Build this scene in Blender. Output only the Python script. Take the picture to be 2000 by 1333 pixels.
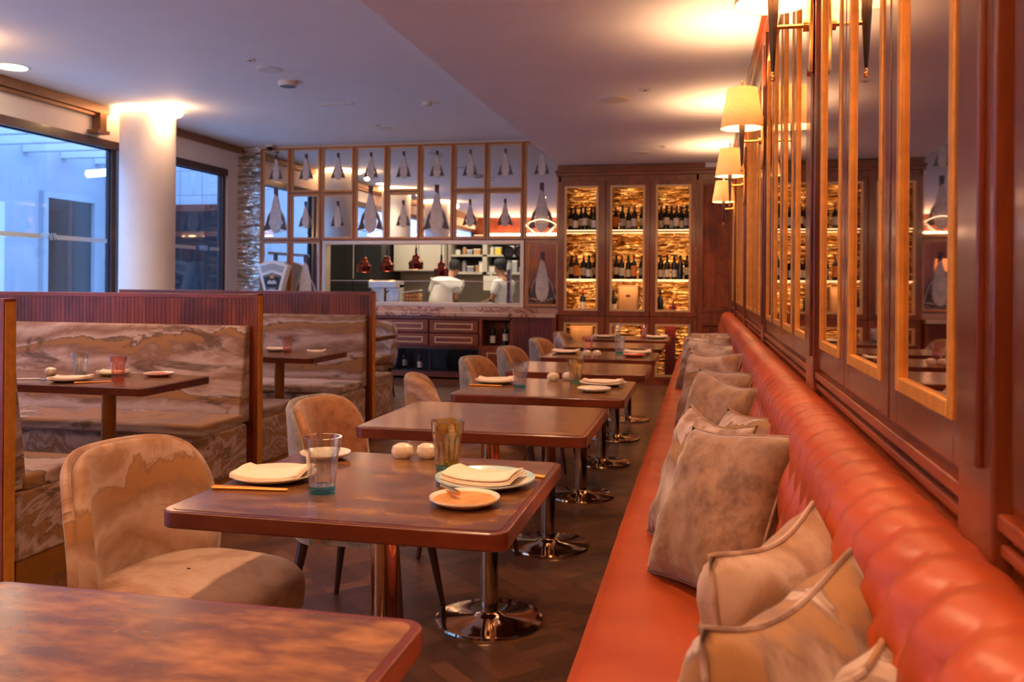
import bpy, bmesh, math, random
from mathutils import Vector, Matrix
random.seed(7)
PI = math.pi
S = bpy.context.scene
for o in list(bpy.data.objects): bpy.data.objects.remove(o)
COL = S.collection
# ------------------------------------------------------------------ camera
YAW = math.radians(12.37); ROLL = math.radians(0.43)
cam = bpy.data.cameras.new('camera'); co = bpy.data.objects.new('camera', cam); COL.objects.link(co)
cam.sensor_width = 36; cam.lens = 36 * 1700 / 2000; cam.shift_y = -112.3 / 2000
cam.clip_start = 0.05; cam.clip_end = 200
co.location = (0, 0, 1.24)
co.matrix_world = Matrix.Translation((0, 0, 1.24)) @ Matrix.Rotation(YAW, 4, 'Z') @ Matrix.Rotation(PI/2, 4, 'X') @ Matrix.Rotation(ROLL, 4, 'Z')
cam.dof.use_dof = True; cam.dof.focus_distance = 2.5; cam.dof.aperture_fstop = 5.6
S.camera = co
# ------------------------------------------------------------------ world, exposure
S.view_settings.view_transform = 'Standard'; S.view_settings.look = 'None'
S.view_settings.gamma = 1; S.view_settings.use_curve_mapping = False
S.view_settings.exposure = 0.84
w = bpy.data.worlds.new('sky'); S.world = w; w.use_nodes = True
bg = w.node_tree.nodes['Background']; bg.inputs[0].default_value = (0.34, 0.50, 0.84, 1); bg.inputs[1].default_value = 5.2
K = 1.0     # overall lamp level
WARM = (1.0, 0.58, 0.30); WARMER = (1.0, 0.47, 0.17); WHITE = (1.0, 0.80, 0.55)

# ------------------------------------------------------------------ node helpers
class NT:
    def __init__(s, name):
        s.m = bpy.data.materials.new(name); s.m.use_nodes = True; s.t = s.m.node_tree; s.n = s.t.nodes
        s.b = s.n['Principled BSDF']; s.out = s.n['Material Output']
    def new(s, typ, **k):
        n = s.n.new('ShaderNode' + typ)
        for a, v in k.items(): setattr(n, a, v)
        return n
    def link(s, a, b): s.t.links.new(a, b)
    def setv(s, sock, v):
        if isinstance(v, bpy.types.NodeSocket): s.link(v, sock)
        elif isinstance(v, (tuple, list)) and len(v) == 3 and sock.type == 'RGBA': sock.default_value = (*v, 1)
        else: sock.default_value = v
    def math(s, op, a, b=0.0, clamp=False):
        n = s.new('Math', operation=op, use_clamp=clamp); s.setv(n.inputs[0], a); s.setv(n.inputs[1], b); return n.outputs[0]
    def coord(s, kind='Object', scale=(1, 1, 1), rand=0.0, rot=(0, 0, 0)):
        tc = s.new('TexCoord'); mp = s.new('Mapping'); mp.inputs['Scale'].default_value = scale; mp.inputs['Rotation'].default_value = rot
        src = tc.outputs[kind]
        if rand:
            oi = s.new('ObjectInfo'); ad = s.new('VectorMath', operation='ADD')
            mu = s.math('MULTIPLY', oi.outputs['Random'], rand)
            s.link(src, ad.inputs[0]); s.link(mu, ad.inputs[1]); src = ad.outputs[0]
        s.link(src, mp.inputs['Vector']); return mp.outputs[0]
    def noise(s, vec, scale, detail=4, rough=0.55, dist=0.0):
        n = s.new('TexNoise'); s.link(vec, n.inputs['Vector']); n.inputs['Scale'].default_value = scale
        n.inputs['Detail'].default_value = detail; n.inputs['Roughness'].default_value = rough; n.inputs['Distortion'].default_value = dist
        return n.outputs[0]
    def ramp(s, fac, stops, interp='LINEAR'):
        n = s.new('ValToRGB'); n.color_ramp.interpolation = interp; e = n.color_ramp.elements
        while len(e) < len(stops): e.new(0.5)
        for i, (p, c) in enumerate(stops): e[i].position = p; e[i].color = (*c, 1)
        s.link(fac, n.inputs[0]); return n.outputs[0]
    def mix(s, f, a, b, mode='MIX'):
        n = s.new('Mix', data_type='RGBA', blend_type=mode); s.setv(n.inputs[0], f); s.setv(n.inputs[6], a); s.setv(n.inputs[7], b); return n.outputs[2]
    def bump(s, h, strength=0.3, dist=0.01):
        n = s.new('Bump'); n.inputs['Strength'].default_value = strength; n.inputs['Distance'].default_value = dist
        s.link(h, n.inputs['Height']); s.link(n.outputs[0], s.b.inputs['Normal'])
    def set(s, col=None, rough=None, metal=None, coat=None, spec=None, sheen=None):
        B = s.b.inputs
        if col is not None: s.setv(B['Base Color'], col)
        if rough is not None: s.setv(B['Roughness'], rough)
        if metal is not None: B['Metallic'].default_value = metal
        if coat is not None: B['Coat Weight'].default_value = coat; B['Coat Roughness'].default_value = 0.12
        if spec is not None: B['Specular IOR Level'].default_value = spec
        if sheen is not None: B['Sheen Weight'].default_value = sheen; B['Sheen Roughness'].default_value = 0.4
        return s

def plain(name, col, rough=0.5, metal=0.0, var=0.12, scale=30, bump=0.0, **k):
    t = NT(name); c = t.coord(rand=5)
    n = t.noise(c, scale, 3)
    lo = tuple(x * (1 - var) for x in col); hi = tuple(min(1, x * (1 + var)) for x in col)
    t.set(t.ramp(n, [(0.3, lo), (0.7, hi)]), rough, metal, **k)
    if bump: t.bump(n, bump, 0.003)
    return t.m
def wood(name, dark, light, grain=(1, 1, 0.12), scale=14, rough=0.3, coat=0.3, blot=0.4):
    t = NT(name); c = t.coord(scale=grain, rand=7)
    n = t.noise(c, scale, 6, 0.6, 0.8); n2 = t.noise(t.coord(rand=3), 3.0, 3)
    a = t.ramp(n, [(0.28, dark), (0.72, light)])
    a = t.mix(t.math('MULTIPLY', t.ramp(n2, [(0.45, (0, 0, 0)), (0.7, (1, 1, 1))]), blot), a, tuple(x * 0.45 for x in dark))
    t.set(a, rough, 0, coat); t.bump(n, 0.06, 0.002); return t.m
def emit(name, col, strength):
    t = NT(name); t.b.inputs['Base Color'].default_value = (*col, 1); t.b.inputs['Emission Color'].default_value = (*col, 1)
    t.b.inputs['Emission Strength'].default_value = strength; return t.m
def stone_fabric(name, zk=4.2, amp=1.5, warm=1.0, ns=1.5, dark=1.0, sx=0.55):
    t = NT(name); c = t.coord(scale=(sx, sx, 1), rand=11)
    n = t.noise(c, ns, 8, 0.60, 1.1); sep = t.new('SeparateXYZ'); t.link(c, sep.inputs[0])
    n3 = t.noise(c, ns * 0.6, 2)
    h = t.math('ADD', t.math('MULTIPLY', sep.outputs[2], zk * 1.0), t.math('MULTIPLY', n, amp * 1.6))
    h = t.math('ADD', h, t.math('MULTIPLY', n3, 0.8))
    f = t.math('FRACT', h)
    mv = (0.34, 0.235, 0.205); cr = (0.50, 0.41, 0.38); oc = (0.28, 0.135, 0.050); dk = (0.030, 0.020, 0.020); br = (0.17, 0.095, 0.070)
    if dark < 1: dk = tuple(a + (b - a) * (1 - dark) for a, b in zip(dk, br))
    a = t.ramp(f, [(0.0, mv), (0.16, cr), (0.30, mv), (0.42, br), (0.50, oc), (0.62, oc), (0.655, dk), (0.70, cr), (0.80, mv), (0.90, br), (1.0, mv)])
    # fine strata lines
    f2 = t.math('FRACT', t.math('MULTIPLY', h, 7.0))
    a = t.mix(t.math('MULTIPLY', t.ramp(f2, [(0.0, (1, 1, 1)), (0.18, (0, 0, 0)), (0.85, (0, 0, 0)), (1.0, (1, 1, 1))]), 0.16), a, (0.13, 0.08, 0.06))
    nb = t.noise(t.coord(scale=(sx*1.0, sx*1.0, 2.2), rand=11), ns * 1.6, 6, 0.62, 1.4)
    a = t.mix(t.math('MULTIPLY', t.ramp(nb, [(0.575, (0, 0, 0)), (0.63, (1, 1, 1))]), 0.85 * dark), a, dk)
    a = t.mix(0.18 * warm, a, (0.42, 0.20, 0.08))
    t.set(a, 0.85, 0, sheen=0.25)
    t.bump(t.noise(t.coord(), 220, 2), 0.12, 0.002); return t.m
def velvet(name, col, dark):
    t = NT(name); n = t.noise(t.coord(rand=9), 26, 5, 0.65); n2 = t.noise(t.coord(rand=4), 5, 3)
    a = t.mix(t.ramp(n, [(0.4, (0, 0, 0)), (0.66, (1, 1, 1))]), col, dark)
    a = t.mix(t.math('MULTIPLY', t.ramp(n2, [(0.4, (0, 0, 0)), (0.65, (1, 1, 1))]), 0.35), a, dark)
    t.set(a, 0.75, 0, sheen=0.6); t.bump(n, 0.10, 0.002); return t.m

M = {}
M['mahogany'] = wood('mahogany', (0.12, 0.018, 0.005), (0.30, 0.060, 0.014), rough=0.34, coat=0.3)
M['mahogany_h'] = wood('mahogany_horizontal', (0.12, 0.018, 0.005), (0.30, 0.060, 0.014), grain=(0.12, 0.12, 1), rough=0.34, coat=0.3)
M['panel'] = wood('panel_walnut', (0.085, 0.014, 0.005), (0.20, 0.042, 0.012), rough=0.26, coat=0.5)
M['slat'] = wood('slat_wood', (0.10, 0.014, 0.004), (0.30, 0.060, 0.014), rough=0.40, coat=0.2, blot=0.8)
M['burl'] = wood('burl_wood', (0.16, 0.022, 0.006), (0.50, 0.130, 0.028), grain=(1, 1, 0.5), scale=8, rough=0.55, coat=0.0, blot=0.8)
M['edge'] = wood('table_edge_wood', (0.075, 0.012, 0.005), (0.17, 0.032, 0.011), grain=(0.15, 0.15, 1), rough=0.26, coat=0.4)
M['darkleg'] = wood('dark_leg_wood', (0.03, 0.010, 0.006), (0.07, 0.022, 0.012), rough=0.35)
M['gold_frame'] = plain('gilt_frame', (0.68, 0.29, 0.045), 0.38, 0.35, 0.15, 25)
M['pale_frame'] = plain('pale_gilt_frame', (0.60, 0.40, 0.20), 0.4, 0.25)
M['frame_wood'] = wood('orange_frame_wood', (0.30, 0.085, 0.018), (0.52, 0.19, 0.045), rough=0.35, coat=0.3, blot=0.2)
M['bronze_rail'] = plain('bronze_rail', (0.24, 0.115, 0.055), 0.4, 0.3)
M['brass'] = plain('brass', (0.80, 0.50, 0.20), 0.22, 1.0, 0.08)
M['bronze_plinth'] = plain('bronze_plinth', (0.42, 0.19, 0.045), 0.35, 0.6, 0.08)
M['chrome'] = plain('polished_bronze_chrome', (0.62, 0.48, 0.34), 0.09, 1.0, 0.05)
M['dark_metal'] = plain('dark_metal', (0.05, 0.038, 0.034), 0.35, 0.8)
M['black'] = plain('black', (0.012, 0.011, 0.012), 0.35)
M['black_glass'] = plain('black_glass', (0.006, 0.006, 0.008), 0.08)
M['ceiling'] = plain('ceiling_paint', (0.83, 0.82, 0.80), 0.75, 0, 0.02, 3)
M['paint'] = plain('white_paint', (0.78, 0.74, 0.70), 0.6, 0, 0.03, 4)
M['fitting'] = plain('ceiling_fitting_plastic', (0.70, 0.66, 0.60), 0.5, 0, 0.02)
M['pale_metal'] = plain('pale_metal', (0.60, 0.52, 0.44), 0.35, 0.5, 0.06)
M['steel'] = plain('steel', (0.55, 0.54, 0.52), 0.28, 0.9, 0.1, 8)
M['white'] = plain('white_ware', (0.80, 0.74, 0.64), 0.3, 0, 0.03)
M['plate'] = plain('ceramic_plate', (0.74, 0.66, 0.55), 0.22, 0, 0.03, coat=0.3)
M['plate_blue'] = plain('blue_rim_plate', (0.42, 0.62, 0.66), 0.22, 0, 0.06, coat=0.3)
M['plate_red'] = plain('red_plate', (0.60, 0.13, 0.09), 0.25, 0, 0.1, coat=0.3)
M['napkin'] = plain('napkin_cloth', (0.84, 0.68, 0.54), 0.9, 0, 0.03, 60, bump=0.2)
M['egg'] = plain('speckled_shaker', (0.70, 0.58, 0.44), 0.22, 0, 0.2, 60, coat=0.4)
M['copper_mesh'] = plain('copper_utensil', (0.95, 0.42, 0.12), 0.3, 0.8)
M['grey_cloth'] = velvet('grey_velvet', (0.28, 0.25, 0.24), (0.12, 0.10, 0.09))
M['tan_cloth'] = velvet('tan_velvet', (0.40, 0.18, 0.08), (0.24, 0.095, 0.04))
M['taupe_cloth'] = velvet('taupe_velvet', (0.30, 0.165, 0.095), (0.15, 0.070, 0.036))
M['stone'] = stone_fabric('stone_print_fabric')
M['stone_rough'] = stone_fabric('stone_print_fabric_side', 6, 2.4, 1.2, 2.6, 1.0, 1.0)
M['stone_soft'] = stone_fabric('stone_print_fabric_soft', 2.6, 1.3, 2.4, 2.2, 0.5, 0.8)
M['stone_tan'] = stone_fabric('stone_print_fabric_tan', 4.0, 1.5, 2.2, 2.0, 0.7, 0.8)
M['stone_pale'] = stone_fabric('stone_print_fabric_pale', 3.0, 1.2, 0.4, 2.2, 0.15, 1.0)
M['porcelain'] = plain('skin_tone', (0.45, 0.20, 0.11), 0.5, 0, 0.08, 12)
M['hair'] = plain('black_hair', (0.012, 0.009, 0.008), 0.6)
M['shirt'] = plain('white_cotton', (0.78, 0.74, 0.68), 0.85, 0, 0.05, 7, bump=0.4)
M['trouser'] = plain('dark_cloth', (0.03, 0.03, 0.035), 0.8)
M['cork_wood'] = wood('crate_pine', (0.42, 0.22, 0.08), (0.60, 0.34, 0.14), rough=0.6, coat=0, blot=0.1)
M['bottle_glass'] = plain('dark_bottle_glass', (0.012, 0.012, 0.010), 0.10, 0, 0.1)
M['label_cream'] = plain('cream_paper', (0.70, 0.62, 0.50), 0.7)
M['label_orange'] = plain('orange_paper', (0.75, 0.25, 0.04), 0.7)
M['label_grey'] = plain('grey_paper', (0.42, 0.40, 0.38), 0.7)
M['foil_red'] = plain('red_foil', (0.45, 0.03, 0.02), 0.4)
M['yellow'] = plain('yellow_card', (0.80, 0.58, 0.06), 0.6)
M['red'] = plain('dark_red', (0.10, 0.006, 0.008), 0.35)
M['bread'] = plain('bread_crust', (0.55, 0.26, 0.09), 0.7, 0, 0.3, 30, bump=0.5)
M['kitchen'] = plain('kitchen_panel', (0.52, 0.46, 0.37), 0.5, 0, 0.04, 4)
M['fishbody'] = plain('dried_fish_flesh', (0.60, 0.55, 0.50), 0.75, 0, 0.15, 18, bump=0.3)
M['fishfin'] = plain('dark_fin', (0.10, 0.075, 0.075), 0.7, 0, 0.3, 30)
M['concrete'] = plain('courtyard_panel', (0.27, 0.30, 0.34), 0.7, 0, 0.06, 2)
M['paving'] = plain('courtyard_paving', (0.66, 0.66, 0.66), 0.8, 0, 0.15, 3)
M['beam'] = plain('painted_beam', (0.46, 0.50, 0.54), 0.6, 0, 0.06, 3)
M['leaf'] = plain('leaf', (0.05, 0.20, 0.03), 0.5, 0, 0.6, 12)
M['led'] = emit('led_strip', (1.0, 0.62, 0.32), 1.6)
M['reflected_led'] = emit('reflected_led_glow', (1.0, 0.62, 0.36), 1.6)  # emission that imitates an LED reflection in the mirror
M['bulb'] = emit('bulb_glow', (1.0, 0.70, 0.38), 30)
M['cove'] = emit('cove_glow', (1.0, 0.66, 0.36), 4)
M['klight'] = emit('kitchen_light_panel', (1.0, 0.86, 0.66), 13)
M['downlight'] = emit('downlight_lens', (1.0, 0.80, 0.55), 14)
M['out_lamp'] = emit('courtyard_lamp', (1.0, 0.48, 0.15), 14)

def glass(name, tint, gl=1.0, base=0.03, pw=3.5):
    t = NT(name); t.n.remove(t.b)
    tr = t.new('BsdfTransparent'); tr.inputs[0].default_value = (*tint, 1)
    g = t.new('BsdfGlossy'); g.inputs['Roughness'].default_value = 0.02
    fr = t.new('LayerWeight'); fr.inputs['Blend'].default_value = 0.5
    mx = t.new('MixShader'); t.link(t.math('ADD', t.math('MULTIPLY', t.math('POWER', fr.outputs['Facing'], pw), 0.6*gl), base, True), mx.inputs[0])
    t.link(tr.outputs[0], mx.inputs[1]); t.link(g.outputs[0], mx.inputs[2]); t.link(mx.outputs[0], t.out.inputs[0]); return t.m
M['pane'] = glass('window_glass', (0.80, 0.90, 1.0), 1.7, 0.05)
M['case_glass'] = glass('cabinet_glass', (0.97, 0.97, 0.97), 0.6, 0.0)
M['tumbler'] = glass('tumbler_glass', (0.96, 0.98, 0.97), 1.5, 0.10, 1.8)
M['g_teal'] = glass('teal_glass_base', (0.25, 0.80, 0.86), 1.0, 0.08)
M['g_amber'] = glass('amber_glass', (0.93, 0.84, 0.50), 1.5, 0.10, 1.8)
M['g_green'] = glass('green_glass_base', (0.45, 0.85, 0.65), 1.0, 0.08)
M['g_red'] = glass('red_glass_base', (0.97, 0.45, 0.38), 1.0, 0.08)
M['g_pink'] = glass('pink_glass', (0.99, 0.80, 0.76), 1.5, 0.10, 1.8)
M['film'] = NT('frosted_band').set((0.55, 0.66, 0.75), 0.8).m

def m_mirror(name, tint, rough):
    t = NT(name); n = t.noise(t.coord(rand=3), 1.3, 3)
    t.set(t.ramp(n, [(0.3, tuple(x * 0.90 for x in tint)), (0.7, tint)]), rough, 1.0); return t.m
M['mirror'] = m_mirror('antique_mirror', (0.80, 0.77, 0.74), 0.015)
M['mirror_dark'] = m_mirror('bronze_mirror', (0.66, 0.50, 0.42), 0.02)
M['cabgold'] = None
def m_foil(name, a, b, sc, rough, zs=7, strength=0.9):
    t = NT(name); c = t.coord('Object', (1, 1, zs)); n = t.noise(c, sc, 2, 0.5, 0.4)
    t.set(t.ramp(n, [(0.40, a), (0.60, b)]), rough, 1.0); t.bump(n, strength, 0.06); return t.m
M['foil'] = m_foil('hammered_foil', (0.42, 0.33, 0.24), (1.0, 0.93, 0.82), 5, 0.06, 7, 1.0)
M['cabgold'] = m_foil('rippled_gold_panel', (0.42, 0.17, 0.03), (1.0, 0.64, 0.24), 4, 0.16, 7, 1.0)
def m_leather():
    t = NT('orange_leather'); n = t.noise(t.coord(), 3, 4); n2 = t.noise(t.coord(), 90, 4, 0.6)
    n3 = t.noise(t.coord(scale=(0.15, 1, 0.4)), 30, 4, 0.6)
    t.set(t.ramp(n, [(0.3, (0.31, 0.045, 0.010)), (0.7, (0.43, 0.075, 0.018))]), 0.38, 0)
    t.bump(t.math('ADD', t.math('MULTIPLY', n2, 0.4), n3), 0.22, 0.004); return t.m
M['leather'] = m_leather()
def m_tabletop():
    t = NT('mottled_tabletop'); c = t.coord(scale=(1.0, 2.2, 1), rand=20, rot=(0, 0, 0.2))
    n = t.noise(c, 9.0, 3, 0.55, 0.2); n2 = t.noise(t.coord(scale=(0.3, 3, 1), rand=2), 22, 4)
    a = t.ramp(n, [(0.32, (0.095, 0.038, 0.019)), (0.47, (0.15, 0.062, 0.026)), (0.60, (0.25, 0.108, 0.034)), (0.75, (0.36, 0.17, 0.050))])
    a = t.mix(t.math('MULTIPLY', n2, 0.3), a, (0.09, 0.045, 0.03))
    t.set(a, t.math('ADD', t.math('MULTIPLY', n2, 0.12), 0.15), 0, 0.12); return t.m
M['tabletop'] = m_tabletop()
def m_marble():
    t = NT('counter_marble'); c = t.coord(scale=(1, 1, 1)); n = t.noise(c, 2.4, 6, 0.6, 1.6); n2 = t.noise(c, 1.2, 3)
    v = t.ramp(t.math('ABSOLUTE', t.math('SUBTRACT', n, 0.5)), [(0.0, (0, 0, 0)), (0.035, (1, 1, 1))])
    a = t.mix(v, (0.16, 0.045, 0.03), t.ramp(n2, [(0.35, (0.62, 0.46, 0.37)), (0.65, (0.48, 0.27, 0.19))])); t.set(a, 0.22); return t.m
M['marble'] = m_marble()
def m_floor():
    t = NT('parquet')
    def br(rot):
        b = t.new('TexBrick'); t.link(t.coord('Object', (1, 1, 1), 0, (0, 0, rot)), b.inputs['Vector'])
        b.inputs['Scale'].default_value = 1; b.inputs['Brick Width'].default_value = 0.36; b.inputs['Row Height'].default_value = 0.072
        b.inputs['Mortar Size'].default_value = 0.0015; b.inputs['Color1'].default_value = (0.060, 0.023, 0.012, 1)
        b.inputs['Color2'].default_value = (0.19, 0.075, 0.034, 1); b.inputs['Mortar'].default_value = (0.012, 0.006, 0.004, 1); b.offset = 0.5
        return b.outputs[0]
    ck = t.new('TexChecker'); t.link(t.coord('Object', (1, 1, 1), 0, (0, 0, PI/4)), ck.inputs[0]); ck.inputs['Scale'].default_value = 1 / 0.36
    a = t.mix(ck.outputs['Fac'], br(PI/4), br(-PI/4))
    n = t.noise(t.coord(scale=(3, 3, 1)), 9, 4); a = t.mix(t.math('MULTIPLY', n, 0.5), a, (0.06, 0.03, 0.018))
    t.set(a, t.math('ADD', t.math('MULTIPLY', n, 0.25), 0.20)); return t.m
M['floor'] = m_floor()
def m_tile():
    t = NT('courtyard_tiles'); b = t.new('TexBrick'); t.link(t.coord('Object', (1, 1, 1), 0, (PI/2, 0, 0)), b.inputs['Vector'])
    b.offset = 0; b.inputs['Scale'].default_value = 1; b.inputs['Brick Width'].default_value = 0.5; b.inputs['Row Height'].default_value = 0.5
    b.inputs['Mortar Size'].default_value = 0.008; b.inputs['Color1'].default_value = (0.42, 0.46, 0.50, 1); b.inputs['Color2'].default_value = (0.38, 0.42, 0.46, 1); b.inputs['Mortar'].default_value = (0.2, 0.2, 0.22, 1)
    t.set(b.outputs[0], 0.5); return t.m
M['tile'] = m_tile()
def m_shade():
    t = NT('linen_lampshade'); t.n.remove(t.b); n = t.noise(t.coord(scale=(1, 1, 1)), 120, 3)
    col = t.ramp(n, [(0.3, (0.62, 0.46, 0.28)), (0.7, (0.80, 0.64, 0.42))])
    d = t.new('BsdfDiffuse'); tr = t.new('BsdfTranslucent'); mx = t.new('MixShader'); mx.inputs[0].default_value = 0.25
    t.link(col, d.inputs[0]); t.link(col, tr.inputs[0]); t.link(d.outputs[0], mx.inputs[1]); t.link(tr.outputs[0], mx.inputs[2]); t.link(mx.outputs[0], t.out.inputs[0]); return t.m
M['shade'] = m_shade()

# ------------------------------------------------------------------ mesh builder
class MB:
    def __init__(s): s.v = []; s.f = []
    def add(s, vs, fs, mt=None):
        k = len(s.v)
        for p in vs: s.v.append(tuple(mt @ Vector(p)) if mt else tuple(p))
        for f in fs: s.f.append([i + k for i in f])
        return s
    def box(s, x0, x1, y0, y1, z0, z1, mt=None):
        vs = [(x, y, z) for z in (z0, z1) for y in (y0, y1) for x in (x0, x1)]
        return s.add(vs, [(0, 2, 3, 1), (4, 5, 7, 6), (0, 1, 5, 4), (2, 6, 7, 3), (0, 4, 6, 2), (1, 3, 7, 5)], mt)
    def tube(s, pts, rs, n=10, cap=True, closed=False):
        pts = [Vector(p) for p in pts]; rings = []; N = len(pts)
        if not hasattr(rs, '__len__'): rs = [rs] * N
        for i, p in enumerate(pts):
            a = pts[(i - 1) % N] if (i > 0 or closed) else p; b = pts[(i + 1) % N] if (i < N - 1 or closed) else p
            d = (b - a).normalized() if (b - a).length > 1e-9 else Vector((0, 0, 1))
            u = d.cross(Vector((0, 0, 1)) if abs(d.z) < 0.95 else Vector((1, 0, 0))).normalized(); v = d.cross(u)
            rings.append([p + (u * math.cos(2*PI*k/n) + v * math.sin(2*PI*k/n)) * rs[i] for k in range(n)])
        vs = [q for r in rings for q in r]; fs = []
        for i in range(N if closed else N - 1):
            j = (i + 1) % N
            for k in range(n): fs.append((i*n+k, i*n+(k+1) % n, j*n+(k+1) % n, j*n+k))
        if cap and not closed: fs.append(tuple(range(n))[::-1]); fs.append(tuple((N-1)*n + k for k in range(n)))
        return s.add(vs, fs)
    def lathe(s, prof, n=32, c=(0, 0, 0), mod=None, cap=True):
        vs = []
        for i, (r, z) in enumerate(prof):
            for k in range(n):
                a = 2*PI*k/n; q = r * (mod(a, i, z) if mod else 1)
                vs.append((c[0] + q*math.cos(a), c[1] + q*math.sin(a), c[2] + z))
        fs = [(i*n+k, i*n+(k+1) % n, (i+1)*n+(k+1) % n, (i+1)*n+k) for i in range(len(prof)-1) for k in range(n)]
        if cap and prof[0][0] > 1e-5: fs.append(tuple(range(n))[::-1])
        if cap and prof[-1][0] > 1e-5: fs.append(tuple((len(prof)-1)*n + k for k in range(n)))
        return s.add(vs, fs)
    def prism(s, poly, a, b, axis='z', mt=None):
        def P(p, t): return {'z': (p[0], p[1], t), 'y': (p[0], t, p[1]), 'x': (t, p[0], p[1])}[axis]
        n = len(poly); vs = [P(p, a) for p in poly] + [P(p, b) for p in poly]
        return s.add(vs, [tuple(range(n))[::-1], tuple(range(n, 2*n))] + [(i, (i+1) % n, n+(i+1) % n, n+i) for i in range(n)], mt)
    def grid(s, fn, nu, nv, closeu=False):
        vs = [fn(i / nu, j / nv) for j in range(nv + 1) for i in range(nu + (0 if closeu else 1))]; W = nu if closeu else nu + 1
        return s.add(vs, [(j*W+i, j*W+(i+1) % W, (j+1)*W+(i+1) % W, (j+1)*W+i) for j in range(nv) for i in range(nu)])
    def frame(s, a0, a1, z0, z1, wd, d0, d1, axis='y'):   # rectangular ring, a along x (axis y) or y (axis x)
        B = (lambda p, q, r, t: s.box(p, q, d0, d1, r, t)) if axis == 'y' else (lambda p, q, r, t: s.box(d0, d1, p, q, r, t))
        B(a0, a0+wd, z0, z1); B(a1-wd, a1, z0, z1); B(a0+wd, a1-wd, z0, z0+wd); B(a0+wd, a1-wd, z1-wd, z1); return s
    def build(s, name, m, parent=None, smooth=True, bevel=0.0, sub=0, loc=None, recalc=True, ang=35):
        me = bpy.data.meshes.new(name); me.from_pydata(s.v, [], s.f)
        if recalc:
            b = bmesh.new(); b.from_mesh(me); bmesh.ops.recalc_face_normals(b, faces=b.faces); b.to_mesh(me); b.free()
        me.materials.append(M[m] if isinstance(m, str) else m)
        if smooth:
            me.shade_smooth(); me.set_sharp_from_angle(angle=math.radians(ang))
        o = bpy.data.objects.new(name, me); COL.objects.link(o)
        if parent: o.parent = parent
        if loc: o.location = loc
        if bevel:
            bv = o.modifiers.new('b', 'BEVEL'); bv.width = bevel; bv.segments = 3; bv.limit_method = 'ANGLE'; bv.harden_normals = False
        if sub:
            sm = o.modifiers.new('s', 'SUBSURF'); sm.levels = sub; sm.render_levels = sub
        return o
def tag(o, label, cat, group=None):
    o['label'] = label; o['category'] = cat
    if group: o['group'] = group
    return o
def thing(name, label, cat, loc=(0, 0, 0), rz=0, group=None):
    o = bpy.data.objects.new(name, None); o.empty_display_size = 0.1; COL.objects.link(o); o.location = loc; o.rotation_euler = (0, 0, rz)
    return tag(o, label, cat, group)
def struct(name, mb, m, parent=None, **k):
    o = mb.build(name, m, parent, **k)
    if parent is None: o['kind'] = 'structure'
    return o
def dup(root, loc, rz=None, label=None, group=None):
    def cp(o, par):
        c = o.copy(); COL.objects.link(c)
        if par: c.parent = par; c.matrix_parent_inverse = o.matrix_parent_inverse.copy()
        for ch in [x for x in bpy.data.objects if x.parent is o]: cp(ch, c)
        return c
    r = cp(root, None); r.location = loc
    if rz is not None: r.rotation_euler = (0, 0, rz)
    if label: r['label'] = label
    if group: r['group'] = group
    return r
def rrect(x0, x1, y0, y1, r, n=5):
    out = []
    for cx, cy, a in ((x1-r, y1-r, 0), (x0+r, y1-r, 90), (x0+r, y0+r, 180), (x1-r, y0+r, 270)):
        for k in range(n+1):
            t = math.radians(a + 90*k/n); out.append((cx + r*math.cos(t), cy + r*math.sin(t)))
    return out
ORD = ['first', 'second', 'third', 'fourth', 'fifth', 'sixth', 'seventh', 'eighth', 'ninth', 'tenth', 'eleventh', 'twelfth', 'thirteenth', 'fourteenth', 'fifteenth', 'sixteenth', 'seventeenth', 'eighteenth', 'nineteenth', 'twentieth', 'twenty-first', 'twenty-second', 'twenty-third', 'twenty-fourth', 'twenty-fifth', 'twenty-sixth', 'twenty-seventh', 'twenty-eighth']
def light(kind, name, loc, energy, col, size=0.1, rot=None, **k):
    l = bpy.data.lights.new(name, kind); l.energy = energy * K; l.color = col
    if kind == 'AREA': l.size = size
    else: l.shadow_soft_size = size
    for a, v in k.items(): setattr(l, a, v)
    o = bpy.data.objects.new(name, l); COL.objects.link(o); o.location = loc
    if rot: o.rotation_euler = rot
    return o

# ------------------------------------------------------------------ room shell
XW, XL, YB, YR = 0.36, -6.4, 11.15, -1.9
HC, HS, XS = 3.13, 2.74, -1.79
struct('floor', MB().box(XL-0.05, XW+0.3, YR-0.1, 15.4, -0.1, 0), 'floor')
struct('ceiling', MB().box(XL-0.2, XS, YR-0.1, YB+0.2, HC, HC+0.15), 'ceiling')
struct('trim_1', MB().box(XS, XW+0.3, YR-0.1, YB+0.4, HS, HC+0.15), 'ceiling')   # lowered soffit
# left wall: fascia over windows
struct('wall_left', MB().box(XL-0.15, XL, YR-0.1, YB+0.1, 2.77, HC).box(XL-0.15, XL, 10.86, YB+0.1, 0, 2.77), 'paint')
struct('trim_2', MB().box(XL-0.02, XL+0.09, YR, 8.30, 3.035, 3.125).box(XL-0.02, XL+0.06, YR, 8.30, 3.0, 3.03), 'bronze_rail')
struct('trim_3', MB().box(XL-0.02, XL+0.06, 8.75, YB-0.01, 3.045, 3.12), 'bronze_rail')
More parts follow.
